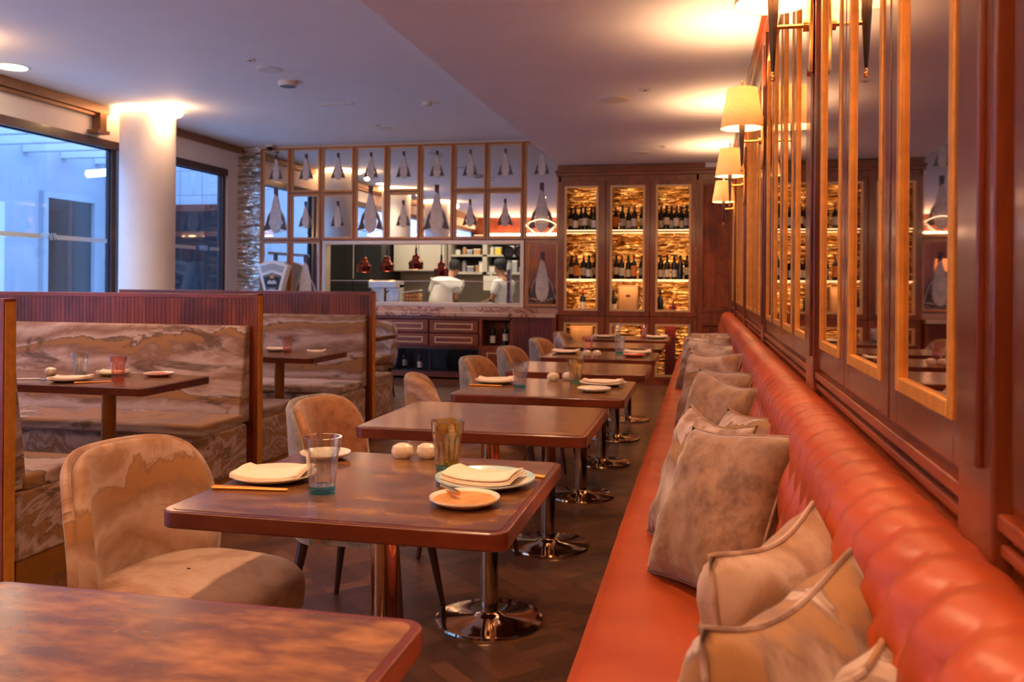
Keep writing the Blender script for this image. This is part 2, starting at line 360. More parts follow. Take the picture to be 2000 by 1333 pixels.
# column bracket
struct('trim_4', MB().box(XL, XL+0.10, 8.14, 8.24, 2.84, 3.04).box(XL, XL+0.14, 8.06, 8.24, 2.81, 2.845), 'bronze_rail')
wins = [(YR+0.02, 2.6), (2.66, 8.56), (8.66, 10.84)]
for i, (a, b) in enumerate(wins):
    f = struct('window_%d' % (i+1), MB().frame(a, b, 0.0, 2.77, 0.07, XL-0.10, XL-0.02, 'x').box(XL-0.02, XL+0.02, a, b, 2.69, 2.78), 'bronze_plinth' if 0 else 'darkleg')
    MB().box(XL-0.065, XL-0.055, a+0.06, b-0.06, 0.06, 2.71).build('pane', 'pane', f, smooth=False)
    MB().frame(a+0.06, b-0.06, 0.07, 2.70, 0.02, XL-0.075, XL-0.045, 'x').build('gasket', 'black', f)
    g0 = a + 0.3
    segs = {0: [(a+0.1, b-0.1)], 1: [(2.75, 4.9), (5.15, 6.70), (6.94, 7.47), (7.69, 8.45)], 2: [(8.75, 10.18), (10.54, 10.74)]}[i]
    mb = MB()
    for p, q in segs: mb.box(XL-0.05, XL-0.048, p, q, 1.655, 1.70)
    mb.build('frosted_band', 'film', f)
def text(name, s, size, m, mat4, parent=None, ext=0.001):
    cu = bpy.data.curves.new(name, 'FONT'); cu.body = s; cu.size = size; cu.extrude = ext; cu.align_x = 'CENTER'; cu.align_y = 'CENTER'
    o = bpy.data.objects.new(name, cu); COL.objects.link(o); me = bpy.data.meshes.new_from_object(o.evaluated_get(bpy.context.evaluated_depsgraph_get()))
    bpy.data.objects.remove(o); me.materials.append(M[m]); me.transform(mat4); o = bpy.data.objects.new(name, me); COL.objects.link(o)
    if parent: o.parent = parent
    return o
for wi, yy in ((1, 6.82), (1, 7.58), (2, 10.36)):
    text('lettering', 'W69', 0.10, 'film', Matrix.Translation((XL-0.045, yy, 1.677)) @ Matrix.Rotation(PI/2, 4, 'Z') @ Matrix.Rotation(PI/2, 4, 'X'),
         bpy.data.objects['window_%d' % (wi+1)])
# back wall pieces round the pass
PX0, PX1, PZ0, PZ1 = -5.12, -2.30, 0.93, 1.81
struct('wall_back', MB().box(XL-0.1, PX0, YB+0.005, YB+0.12, 0, HC).box(PX1, XS+0.02, YB+0.005, YB+0.12, 0, HC)
       .box(PX0, PX1, YB+0.005, YB+0.12, PZ1, HC).box(PX0, PX1, YB+0.005, YB+0.12, 0, PZ0-0.04), 'paint')
struct('trim_5', MB().box(XL, -6.06, YB-0.02, YB+0.005, 0, HC), 'foil')
struct('wall_right', MB().box(XW+0.05, XW+0.3, YR-0.1, YB+0.4, 0, HS), 'panel')
struct('wall_rear', MB().box(XL-0.1, -6.1, YR-0.1, YR, 0, HC).box(-6.1, XW+0.1, YR-0.1, YR, 0, HC), 'panel')
struct('trim_6', MB().box(XL, XW, YR, YR+0.14, 2.50, 2.60), 'mahogany_h')
struct('trim_7', MB().box(XL, XW, YR+0.02, YR+0.12, 2.60, 2.62), 'led')
l = light('AREA', 'added_cornice_fill', (-3.0, YR+0.10, 2.63), 110, WARM, 6.0, (PI-0.5, 0, 0)); l.data.shape = 'RECTANGLE'; l.data.size_y = 0.08  # area light added on the unseen rear cornice to warm the ceilings
# round white columns
for i, y in enumerate((8.53, 5.78, 3.03)):
    c = thing('round_column', ['white round column with a glowing ring at the ceiling, between the two windows', 'white round column just outside the frame, seen in the mirrors nearer the camera',
              'white round column furthest from the kitchen, seen only in reflections'][i], 'column', (-6.0, y, 0))
    MB().lathe([(0.29, 0), (0.29, 3.06), (0.285, 3.07)], 48).build('shaft', 'paint', c)
    MB().lathe([(0.355, 3.128), (0.36, 3.10), (0.35, 3.09), (0.32, 3.088), (0.30, 3.09), (0.30, 3.128)], 48).build('light_ring', 'cove', c)
    light('POINT', 'column_glow', (-6.0+0.42, y-0.15, 3.02), 5, WARM, 0.05).parent = None
# ceiling fittings
def disc(name, label, cat, x, y, z, r, h, m='fitting', extra=None):
    o = thing(name, label, cat, (x, y, z))
    MB().lathe([(r*0.92, -h), (r, -h*0.6), (r, 0)], 32).build('ring', m, o)
    MB().lathe([(r*0.8, -h-0.002), (r*0.8, -h+0.003)], 32).build('grille', extra or 'fitting', o); return o
disc('ceiling_speaker', 'round white speaker flush in the blue-lit ceiling beside the smoke detector', 'speaker', -3.78, 7.10, HC, 0.12, 0.006)
disc('ceiling_speaker', 'round white speaker in the high ceiling nearest the mirror wall', 'speaker', -3.83, 10.1, HC, 0.11, 0.006)
disc('ceiling_speaker', 'round white speaker in the lowered ceiling nearer the camera', 'speaker', -0.72, 7.06, HS, 0.13, 0.008)
disc('ceiling_speaker', 'round white speaker in the lowered ceiling near the wine cabinet', 'speaker', -0.71, 9.96, HS, 0.12, 0.008)
disc('smoke_detector', 'white smoke detector with a dark ring hanging under the high ceiling', 'smoke detector', -3.84, 7.57, HC, 0.09, 0.045, 'fitting', 'dark_metal')
disc('motion_sensor', 'small white sensor on the high ceiling close to the lowered ceiling edge', 'sensor', -2.83, 8.70, HC, 0.05, 0.035)
for i, (x, y, z, lb) in enumerate([(-3.78, 6.76, HC, 'tiny sprinkler plate with added spot in the high ceiling, furthest left'), (-3.83, 9.85, HC, 'tiny sprinkler plate with added spot in the high ceiling near the mirrors'),
                          (-0.445, 6.75, HS, 'tiny sprinkler plate with added spot in the lowered ceiling beside the large speaker'), (-0.433, 9.56, HS, 'tiny sprinkler plate with added spot in the lowered ceiling near the wine cabinet')]):
    o = thing('sprinkler_plate', lb, 'ceiling light', (x, y, z))
    MB().lathe([(0.02, -0.008), (0.045, -0.007), (0.045, 0)], 20).build('rim', 'fitting', o); MB().lathe([(0.014, -0.010), (0.014, -0.006)], 16).build('lens', 'dark_metal', o)
    light('SPOT', 'added_warm_spot', (x, y, z-0.02), 42, WARM, 0.03, spot_size=2.3, spot_blend=0.9)  # warm fill spot added under an unlit sprinkler plate
tag(MB().box(-3.99, -3.62, 8.57, 8.63, HC-0.012, HC).build('ceiling_panel', 'fitting', bevel=0.004), 'narrow white rectangular plate flush with the high ceiling', 'ceiling plate')
o = thing('recessed_downlight', 'bright recessed downlight in the high ceiling at the left picture edge', 'ceiling light', (-5.99, 6.58, HC))
MB().lathe([(0.14, -0.006), (0.15, 0)], 32).build('rim', 'fitting', o); MB().lathe([(0.12, -0.010), (0.12, -0.004)], 32).build('lens', 'downlight', o)
light('SPOT', 'downlight_spot', (-5.99, 6.58, HC-0.03), 60, WHITE, 0.08, spot_size=2.2, spot_blend=0.8)
# unseen downlights added for warm fill, above the picture
for i, (x, y, z, e) in enumerate([(-0.75, 0.2, HS, 80), (-0.75, 1.9, HS, 80), (-0.75, 3.7, HS, 55), (-3.4, 1.5, HC, 95), (-3.4, 3.6, HC, 95), (-4.3, 4.6, HC, 75), (-0.9, -1.2, HS, 40)]):
    o = thing('recessed_downlight', 'added recessed downlight for warm fill above the picture, %s of seven counted from the tables' % ORD[i], 'ceiling light', (x, y, z))
    MB().lathe([(0.05, -0.006), (0.06, 0)], 24).build('rim', 'fitting', o); MB().lathe([(0.042, -0.008), (0.042, -0.003)], 24).build('lens', 'downlight', o)
    light('SPOT', 'downlight_spot', (x, y, z-0.03), e*0.8, WARM, 0.06, spot_size=2.1, spot_blend=0.9)

for i, (x, y) in enumerate(((-2.3, -1.0), (-5.0, -0.6))):  # unseen lamps added behind the camera for warm fill
    o = thing('added_floor_lamp', 'added floor lamp with drum shade for warm fill behind the camera, %s' % ('nearer the banquette', 'nearer the windows')[i], 'floor lamp', (x, y, 0))
    MB().lathe([(0.15, 0), (0.15, 0.02), (0.02, 0.035)], 28).build('base', 'brass', o); MB().tube([(0, 0, 0.03), (0, 0, 1.75)], 0.012, 10).build('pole', 'brass', o)
    MB().lathe([(0.20, 1.62), (0.17, 1.92), (0.167, 1.92), (0.197, 1.62), (0.20, 1.62)], 36, cap=False).build('lamp_shade', 'shade', o)
    MB().lathe([(0, 1.72), (0.03, 1.76), (0.02, 1.80), (0, 1.81)], 14).build('bulb', 'bulb', o)
    l = light('POINT', 'added_fill_light', (0, 0, 1.84), 60, WARMER, 0.04); l.parent = o

# ------------------------------------------------------------------ panelled right wall
struct('baseboard_right', MB().box(XW-0.005, XW+0.05, YR, 10.9, 0.40, 0.99).box(XW-0.022, XW+0.05, YR, 10.9, 0.955, 0.975)
       .box(XW-0.018, XW+0.05, YR, 10.9, 0.925, 0.94).box(XW-0.03, XW+0.05, YR, 10.9, 0.885, 0.90), 'mahogany_h', bevel=0.003)
struct('trim_8', MB().box(XW-0.005, XW+0.05, YR, 10.9, 2.57, HS).box(XW-0.06, XW, YR, 10.9, 2.70, HS).box(XW-0.035, XW, YR, 10.9, 2.665, 2.70), 'mahogany_h', bevel=0.004)
pil = [(1.115, 1.255), (2.81, 3.00), (5.08, 5.27), (7.31, 7.50), (9.53, 9.72)]
for i, (a, b) in enumerate(pil):
    tag(MB().box(XW-0.028, XW+0.05, a, b, 0.90, 2.665).box(XW-0.036, XW-0.026, a+0.035, b-0.035, 1.02, 2.6).build('pilaster', 'panel', bevel=0.004),
        'dark glossy wooden pilaster between mirrored wall panels, %s from the camera' % ORD[i], 'pilaster', 'pilasters of the mirrored wall')
cells = [(-0.02, 0.53), (0.55, 1.09), (1.26, 1.75), (1.765, 2.285), (2.295, 2.80)]
for a, b in ((3.01, 5.07), (5.28, 7.30), (7.51, 9.52)):
    for k in range(4):
        st = (b-a)/4; cells.append((a+k*st+0.004, a+(k+1)*st-0.004))
cells += [(9.73, 10.25), (10.26, 10.84)]
def plab(i):
    if i < 2: return '%s one before the pilaster beside the camera' % ORD[1-i]
    if i < 5: return '%s one between the nearest pilaster and the nearest lamp' % ORD[i-2]
    j = i-5; bay = j//4
    if bay < 3: return '%s one past the %s lamp counted from the camera' % (ORD[j % 4], ORD[bay])
    return '%s one past the smallest lamp, by the cabinet' % ORD[j-12]
for i, (a, b) in enumerate(cells):
    p = thing('mirror_panel', 'tall gilt-framed mirror wall panel, %s' % plab(i), 'mirror panel', (XW, (a+b)/2, 0.99), 0, 'mirrored panels above the banquette')
    h = (b-a)/2; zt = 1.575; wd = 0.062
    MB().frame(-h, h, 0, zt, wd, -0.016, 0.03, 'x').build('wooden_frame', 'panel', p, bevel=0.003)
    MB().frame(-h+wd, h-wd, wd, zt-wd, 0.026, -0.020, 0.02, 'x').build('gilt_inner_frame', 'gold_frame', p, bevel=0.003)
    MB().box(-0.011, 0.004, -h+wd+0.02, h-wd-0.02, wd+0.02, zt-wd-0.02).build('mirror_glass', 'mirror_dark', p, smooth=False)

# sconces
def sconce(y, label):
    p = thing('wall_sconce', label, 'wall lamp', (0.21, y, 0), 0, 'linen shaded wall lamps')
    MB().prism([(0, 2.20), (0.035, 2.14), (0.04, 2.0), (0.028, 1.90), (0.0, 1.925), (-0.028, 1.90), (-0.04, 2.0), (-0.035, 2.14)], 0.105, 0.12, 'x').build('backplate', 'brass', p, bevel=0.004)
    MB().tube([(0.11, 0, 2.055), (0.0, 0, 2.055)], 0.007, 10).tube([(0.105, 0, 2.055), (0.09, 0, 2.055)], 0.018, 14).build('arm', 'brass', p)
    MB().tube([(0, 0, 1.905), (0, 0, 1.93), (0, 0, 2.16)], [0.004, 0.007, 0.021], 6).build('tapered_stem', 'dark_metal', p)
    MB().lathe([(0.001, 1.883), (0.008, 1.887), (0.008, 1.897), (0.005, 1.902), (0.006, 1.912), (0.0, 1.92)], 12).build('drop_finial', 'brass', p)
    MB().lathe([(0.120, 2.13), (0.083, 2.355), (0.081, 2.355), (0.118, 2.13), (0.120, 2.13)], 40, cap=False).build('shade', 'shade', p)
    MB().tube([(0, 0, 2.16), (0, 0, 2.39)], 0.003, 6).lathe([(0.0, 2.41), (0.008, 2.395), (0.005, 2.375), (0.009, 2.365), (0, 2.355)], 12).tube([(-0.082, 0, 2.35), (0.082, 0, 2.35)], 0.002, 5).build('top_finial', 'brass', p)
    MB().lathe([(0.001, 2.18), (0.014, 2.185), (0.026, 2.22), (0.020, 2.25), (0.0, 2.26)], 16).build('bulb', 'bulb', p)
    l = light('POINT', 'sconce_light', (0.21, y, 2.225), 24, WARM, 0.028)
    l.location = (0, 0, 2.315); l.parent = p
    return p
for y, lb in ((2.86, 'wall lamp nearest the camera, only its dark tapered stem and brass arm in frame'), (5.10, 'largest fully visible wall lamp with linen shade on brass arm'),
              (7.33, 'middle of the three lit linen wall lamps, half hidden by the nearer one'), (9.58, 'smallest linen wall lamp, closest to the wine cabinet'),
              (0.65, 'wall lamp beside the camera, seen only in mirrors')):
    sconce(y, lb)

# ------------------------------------------------------------------ banquette
bq = thing('banquette', 'long orange leather banquette with deep-buttoned back along the mirrored wall', 'banquette', (0, 0, 0))
Y0, Y1 = -1.2, 10.35
seat = [(-0.21, 0.30), (-0.262, 0.31), (-0.270, 0.34), (-0.272, 0.40), (-0.262, 0.435), (-0.235, 0.450), (-0.16, 0.455), (0.0, 0.458), (0.15, 0.455), (0.22, 0.445), (0.22, 0.30)]
def seatfn(u, v):
    k = v * (len(seat)-1); i = min(int(k), len(seat)-2); t = k-i; y = Y0+(Y1-Y0)*u
    x = seat[i][0]*(1-t)+seat[i+1][0]*t; z = seat[i][1]*(1-t)+seat[i+1][1]*t
    if 4 <= k <= 9: z += 0.0025*math.sin(y*5.1+x*3)+0.0015*math.sin(y*23+x*7)
    return (x, y, z)
MB().grid(seatfn, 460, 30).build('seat', 'leather', bq)
back = [(0.165, 0.44), (0.172, 0.52), (0.182, 0.62), (0.194, 0.72), (0.208, 0.80), (0.222, 0.855), (0.245, 0.893), (0.275, 0.908), (0.305, 0.906), (0.330, 0.892), (0.340, 0.860)]
PT = 0.112; brow = [0.80, 0.67, 0.54]
cum = [0]
for a, b in zip(back, back[1:]): cum.append(cum[-1]+math.dist(a, b))
def prof(v):
    d = v*cum[-1]; i = 0
    while i < len(cum)-2 and cum[i+1] < d: i += 1
    t = (d-cum[i])/(cum[i+1]-cum[i]); a, b = back[i], back[i+1]
    n = Vector((-(b[1]-a[1]), b[0]-a[0])).normalized()
    return a[0]*(1-t)+b[0]*t, a[1]*(1-t)+b[1]*t, n, d
DR = [0.430, 0.325, 0.205, 0.085]      # profile length of button rows from the seat
def puff(y, d):
    best = 9
    if d >= DR[0]:
        f = (y/PT) % 1; best = min(f, 1-f)*PT
    else:
        for r in range(4):
            off = 0 if r % 2 == 0 else 0.5; top = DR[r]; bot = DR[r+1] if r < 3 else -0.025
            if bot <= d <= top:
                t = (top-d)/(top-bot)
                if r < 3:
                    for sgn in (1, -1):
                        f = (y/PT - off + sgn*0.5*t) % 1; best = min(best, min(f, 1-f)*PT*0.75)
                else:
                    f = (y/PT-0.5) % 1; best = min(best, min(f, 1-f)*PT)
    h = 0.032*(min(1, best/(0.5*PT)))**0.6
    for r in range(4):
        off = 0 if r % 2 == 0 else 0.5; f = (y/PT-off) % 1; dy = min(f, 1-f)*PT; q = math.hypot(dy, d-DR[r]); h -= 0.014*math.exp(-(q/0.016)**2)
    top = max(0.0, min(1.0, (d-0.450)/0.07)); h = h*(1-top*0.84)+0.020*top
    return h
def backfn(u, v):
    y = Y0+(Y1-Y0)*u; x, z, n, d = prof(v); h = puff(y, d)
    return (x+n[0]*h-0.0, y, z+n[1]*h)
MB().grid(backfn, 1030, 44).build('buttoned_back', 'leather', bq, ang=80)
MB().box(0.24, 0.35, Y0, Y1, 0.30, 0.86).box(-0.19, 0.24, Y0, Y1, 0.12, 0.31).build('frame', 'mahogany', bq)
MB().box(-0.15, 0.35, Y0, Y1, 0.0, 0.12).build('plinth', 'dark_metal', bq)
mb = MB()
for e, y in ((0, Y1-0.002), (1, Y0+0.002)):
    pts = [(p[0], p[1]) for p in back]+[(0.34, 0.44)]
    mb.prism(pts, y, y+0.012, 'y'); mb.prism(seat, y, y+0.012, 'y')
mb.build('end_panel', 'leather', bq)

# ------------------------------------------------------------------ cushions
def cushion(name, label, x, y, z, ang, lean, m, size=0.44, th=0.085, seed=0, roll=0, group='scatter cushions along the banquette'):
    rnd = random.Random(seed); N = 26; ph = [rnd.uniform(0, 6.28) for _ in range(6)]
    def sh(u, v, sg):
        a = (u-0.5)*2; b = (v-0.5)*2
        pin = 1-0.10*(1-(b*b))*abs(a)**3 if True else 1
        X = a*(0.5-0.045*(1-b*b))*size; Z = b*(0.5-0.045*(1-a*a))*size
        t = max(0, (1-a**4)*(1-b**4))**0.55
        wr = 0.006*math.sin(5*a+ph[0]+3*b)+0.007*math.sin(9*b-4*a+ph[1])*abs(a)+0.005*math.sin(13*a+ph[2])*abs(b)+0.004*math.sin(22*(a-b)+ph[3])*(a*a)
        Y = sg*(th*t+wr*t)
        Z += 0.012*math.sin(2.2*a+ph[4])*(b > 0)*b
        return (X, Y, Z)
    c = thing(name, label, 'cushion', (x, y, z), 0, group)
    c.rotation_euler = (Matrix.Rotation(math.radians(ang), 3, 'Z') @ Matrix.Rotation(math.radians(-lean), 3, 'X') @ Matrix.Rotation(math.radians(roll), 3, 'Y')).to_euler()
    mb = MB()
    mb.grid(lambda u, v: sh(u, v, -1), N, N); mb.grid(lambda u, v: sh(u, v, 1), N, N)
    o = mb.build('cover', m, c, ang=80)
    b = bmesh.new(); b.from_mesh(o.data); bmesh.ops.remove_doubles(b, verts=b.verts, dist=0.0004); bmesh.ops.recalc_face_normals(b, faces=b.faces); b.to_mesh(o.data); b.free()
    o.data.shade_smooth()
    edge = [sh(k/20, 0, 1) for k in range(20)]+[sh(1, k/20, 1) for k in range(20)]+[sh(1-k/20, 1, 1) for k in range(20)]+[sh(0, 1-k/20, 1) for k in range(20)]
    MB().tube(edge, 0.0042, 6, closed=True).build('piping', m, c)
    return c
cushion('scatter_cushion', 'pale stone-print cushion cut off by the bottom picture edge, nearest the camera', 0.136, 0.84, 0.68, 70, 4, 'stone_pale', 0.41, 0.07, 1, 9)
cushion('scatter_cushion', 'plump mauve and ochre striped cushion lying second from the bottom edge', 0.105, 1.05, 0.675, 62, 4, 'stone_pale', 0.42, 0.085, 2, 4)
cushion('scatter_cushion', 'creased tan stone-print cushion standing in front of the big brown velvet one', 0.11, 1.34, 0.668, 66, 4, 'stone_tan', 0.42, 0.07, 3, 0)
cushion('scatter_cushion', 'largest brown velvet cushion with dark piping, leaning face-on to the tables', 0.043, 2.29, 0.662, -56, 22, 'taupe_cloth', 0.43, 0.075, 4, -3)
cushion('scatter_cushion', 'grey-blue stone-print cushion directly behind the largest brown velvet one', -0.011, 2.638, 0.65, -64, 20, 'stone_pale', 0.42, 0.06, 5, 0)
cushion('scatter_cushion', 'grey cushion with dark crease tucked against the leather back behind the velvet one', 0.13, 2.8, 0.65, -60, 20, 'stone_pale', 0.4, 0.065, 6, 0)
cushion('scatter_cushion', 'brown velvet cushion in the middle of the row with one pointed corner up', 0.045, 3.53, 0.665, -58, 16, 'taupe_cloth', 0.43, 0.07, 7, 2)
cushion('scatter_cushion', 'second brown velvet cushion just behind the pointed middle one', 0.045, 3.89, 0.664, -60, 18, 'taupe_cloth', 0.43, 0.07, 8, 1)
cushion('scatter_cushion', 'brown and ochre stone-print cushion halfway down the banquette', 0.03, 4.83, 0.662, -52, 15, 'stone_tan', 0.43, 0.07, 9, 0)
cushion('scatter_cushion', 'tan stone-print cushion right behind the ochre one', 0.08, 5.1, 0.655, -30, 16, 'stone_tan', 0.43, 0.07, 10, 0)
cushion('scatter_cushion', 'pale cream cushion near the far end, in front of two others', 0.075, 6.05, 0.645, -20, 18, 'stone_pale', 0.43, 0.07, 11)
cushion('scatter_cushion', 'pale blue-grey cushion near the far end, middle of three', 0.01, 6.62, 0.65, -35, 16, 'stone_pale', 0.44, 0.07, 12)
cushion('scatter_cushion', 'cream cushion furthest from the camera at the far end of the banquette', 0.075, 7.15, 0.65, -22, 16, 'stone_pale', 0.43, 0.07, 13)

# ------------------------------------------------------------------ tables
def table(label, x0, x1, y0, y1, group, chamfer=0, legs=None, legm='chrome'):
    cx, cy = (x0+x1)/2, (y0+y1)/2
    t = thing('dining_table', label, 'table', (cx, cy, 0), 0, group); hx, hy = (x1-x0)/2, (y1-y0)/2
    r = 0.035
    MB().prism(rrect(-hx, hx, -hy, hy, r), 0.712, 0.7495).build('edge_band', 'edge', t, bevel=0.004)
    MB().prism(rrect(-hx+0.016, hx-0.016, -hy+0.016, hy-0.016, r*0.7), 0.745, 0.7505).build('table_top', 'tabletop', t)
    for lx in (legs or [0]):
        MB().lathe([(0.034, 0.02), (0.034, 0.712)], 28, (lx, 0, 0)).build('column', legm, t)
        MB().lathe([(0.198, 0), (0.20, 0.006), (0.197, 0.014), (0.17, 0.019), (0.06, 0.024), (0.045, 0.034), (0.034, 0.04), (0, 0.04)], 48, (lx, 0, 0)).build('base', legm, t)
    MB().box(min(legs or [0])-0.16, max(legs or [0])+0.16, -0.03, 0.03, 0.70, 0.7125).build('top_bracket', 'dark_metal', t)
    return t
G = 'square pedestal tables in front of the banquette'
TB = [(-1.125, -0.385, 0.44, 1.21), (-1.135, -0.372, 1.655, 2.365), (-1.155, -0.362, 2.77, 3.445), (-1.095, -0.322, 3.70, 4.43),
      (-1.08, -0.300, 4.73, 5.40), (-1.06, -0.300, 5.70, 6.34), (-1.06, -0.300, 6.68, 7.34), (-1.04, -0.29, 7.70, 8.32)]
TL = ['bare mottled wooden table cut off by the bottom left picture edge', 'laid wooden table with blue-based glass, shakers and white napkins nearest the camera',
      'bare wooden table with window glare, directly behind the nearest laid table', 'laid wooden table with a blue-based glass, third row behind the bottom-edge table',
      'bare wooden table between the second and third laid tables', 'laid wooden table with a red side plate, third laid table from the camera', 'bare wooden table with glossy streaks, next to last in the row',
      'laid wooden table furthest from the camera, in front of the wine cabinet']
for b, l in zip(TB, TL): table(l, *b, G)
GB = 'tables inside the booths'
table('booth table with pink and green glasses in the nearest booth', -3.85, -2.48, 3.50, 4.07, GB, legs=[-0.42, 0.295], legm='bronze_plinth')
table('booth table behind the first divider, with a pink glass', -3.85, -2.45, 5.19, 5.78, GB, legs=[-0.42, 0.32], legm='bronze_plinth')
table('booth table tip showing beyond the second wooden divider', -4.1, -2.84, 7.25, 7.84, GB, legs=[-0.4, 0.3], legm='bronze_plinth')

# ------------------------------------------------------------------ tub chairs
def chair(label, x, y, rz, mi, mo, ms, top=0.80):
    c = thing('tub_chair', label, 'chair', (x, y, 0), rz, 'upholstered tub chairs beside the tables')
    A = math.radians(70); z0 = 0.33
    def ztop(q): return 0.50+(top-0.50)*max(0, 1-abs(q)**4.5)**0.5
    def shell(r0, r1, lift):
        def fn(u, v):
            q = (u-0.5)*2; zt = ztop(q)-lift; per = v*4
            def P(r, h):
                z = z0+(zt-z0)*h; fl = 0.035*h; rr = r+fl; a = q*A
                return (-rr*math.cos(a)*0.92-0.02, rr*math.sin(a), z)
            if per <= 1: return P(r0, per*0.97)
            if per <= 3:
                t = (per-1)/2; a = P(r0, 0.97); b = P(r1, 0.97); m_ = [a[i]*(1-t)+b[i]*t for i in range(3)]; m_[2] += math.sin(t*PI)*0.022; return tuple(m_)
            return P(r1, (4-per)*0.97)
        mb = MB(); mb.grid(fn, 40, 24)
        n = 41; k0 = 0; mb.f.append([j*n for j in range(25)][::-1]); mb.f.append([j*n+40 for j in range(25)])
        return mb
    shell(0.262, 0.236, 0.0).build('outer_shell', mo, c, ang=60)
    shell(0.236, 0.196, 0.004).build('backrest', mi, c, ang=60)
    def seatp(s_, z):
        out = []
        for k in range(32):
            a = 2*PI*k/32; ca, sa = math.cos(a), math.sin(a)
            ex = 0.295 if ca > 0 else 0.20; X = ex*(abs(ca)**0.75)*(1 if ca > 0 else -1); Y_ = 0.232*(abs(sa)**0.75)*(1 if sa > 0 else -1)
            out.append((X*s_, Y_*s_, z))
        return out
    mb = MB(); rings = [(0.90, 0.385), (0.985, 0.395), (1.0, 0.43), (0.985, 0.462), (0.93, 0.480), (0.75, 0.488), (0.4, 0.492), (0.02, 0.493)]
    for s_, z in rings: mb.v += seatp(s_, z)
    for i in range(len(rings)-1):
        for k in range(32): mb.f.append([i*32+k, i*32+(k+1) % 32, (i+1)*32+(k+1) % 32, (i+1)*32+k])
    mb.f.append(list(range(32))[::-1]); mb.build('seat', ms, c, ang=60)
    MB().prism([(p[0], p[1]) for p in seatp(0.88, 0)], 0.325, 0.388).build('seat_frame', mo, c)
    for sx, sy in ((1, 1), (1, -1), (-1, 1), (-1, -1)):
        MB().tube([(sx*0.17-0.0, sy*0.16, 0.33), (sx*0.225, sy*0.20, 0.0)], [0.020, 0.010], 10).build('leg', 'darkleg', c)
    return c
chair('stone-print tub chair nearest the camera, pulled up left of the first laid table', -1.30, 2.03, -0.12, 'stone_soft', 'stone_tan', 'stone_soft')
chair('plain tan velvet tub chair with tapered dark legs behind the nearest one', -1.20, 3.02, -0.05, 'tan_cloth', 'grey_cloth', 'tan_cloth')
chair('tub chair with dark swirls and a side seam, third from the camera', -1.10, 4.0, 0.35, 'stone_tan', 'stone_soft', 'stone_tan')
chair('tub chair with tan inside and grey outside, fourth from the camera', -1.10, 4.95, -0.05, 'tan_cloth', 'grey_cloth', 'tan_cloth')
chair('tub chair with tan inside and grey outside, fifth from the camera', -1.08, 5.82, -0.05, 'tan_cloth', 'grey_cloth', 'tan_cloth')
chair('tub chair with tan inside and grey outside, sixth from the camera, before the fluted panel', -1.05, 6.78, -0.05, 'tan_cloth', 'grey_cloth', 'tan_cloth')
chair('pale blue stone-print tub chair furthest back in the row by the wine cabinet', -1.02, 7.75, 0.0, 'stone_pale', 'stone_pale', 'stone_pale')
chair('blue-lit stone-print chair at the booth table beyond the second divider', -3.46, 8.72, -PI/2, 'stone_pale', 'stone_pale', 'stone_pale', 0.82)
chair('tan tub chair left of the bottom-edge table, out of the frame', -1.50, 0.75, 0, 'tan_cloth', 'grey_cloth', 'tan_cloth')

# ------------------------------------------------------------------ booths
XE, XE0, HD = -2.60, -4.94, 1.165
def divider(y, label):
    d = thing('booth_divider', label, 'booth divider', ((XE+XE0)/2, y, 0), 0, 'slatted wooden booth dividers'); h = (XE-XE0)/2
    MB().box(-h, h-0.03, -0.028, 0.028, HD-0.028, HD).box(-h, h-0.03, -0.02, 0.02, 0, HD-0.03).build('panel', 'mahogany_h', d, bevel=0.003)
    mb = MB(); rnd = random.Random(int(y*10)); x = -h+0.02
    while x < h-0.06:
        w_ = 0.022+rnd.random()*0.010; mb.box(x, x+w_-0.003, -0.027, 0.027, 0.975, HD-0.028); x += w_
    mb.build('slats', 'slat', d, smooth=False)
    MB().box(h-0.032, h-0.004, -0.032, 0.032, 0, HD+0.003).build('end_post', 'mahogany', d, bevel=0.003)
    MB().box(h-0.005, h, -0.026, 0.026, 0.0, HD-0.01).build('brass_edge_strip', 'gold_frame', d)
for y, l in ((2.86, 'wooden booth divider at the left picture edge, only its gilt end showing'), (4.80, 'long slatted wooden booth divider behind the nearest booth table'), (6.66, 'slatted wooden booth divider closer to the kitchen counter')): divider(y, l)
def bench(y, dirn, label):
    b = thing('booth_bench', label, 'booth bench', ((XE+XE0)/2, y, 0), 0, 'stone-print booth benches'); h = (XE-XE0)/2-0.04; s = dirn
    def yb(a, c): return (min(s*a, s*c), max(s*a, s*c))
    MB().prism([(s*0.03, 0.40), (s*0.15, 0.40), (s*0.135, 0.55), (s*0.10, 0.80), (s*0.085, 0.955), (s*0.075, 0.975), (s*0.03, 0.975)], -h, h-0.012, 'x').build('back_cushion', 'stone', b, bevel=0.012)
    MB().box(-h, h, *yb(0.08, 0.55), 0.12, 0.395).build('bench_base', 'stone_rough', b, bevel=0.012)
    MB().box(-h, h, *yb(0.12, 0.56), 0.39, 0.458).build('seat_cushion', 'stone', b, bevel=0.018)
    MB().box(-h, h-0.01, *yb(0.09, 0.53), 0.0, 0.12).build('brass_plinth', 'bronze_plinth', b)
bench(2.86, 1, 'booth bench nearest the camera at the left edge, its side and white seat showing')
bench(4.80, -1, 'booth bench facing the camera in the nearest booth, backed by the long divider')
bench(4.80, 1, 'booth bench end with white seat corner just right of the first brass post')
bench(6.66, -1, 'booth bench facing the camera in the second booth, below the shorter slatted divider')
bench(6.66, 1, 'plain bench end right of the second wooden post, facing the kitchen')

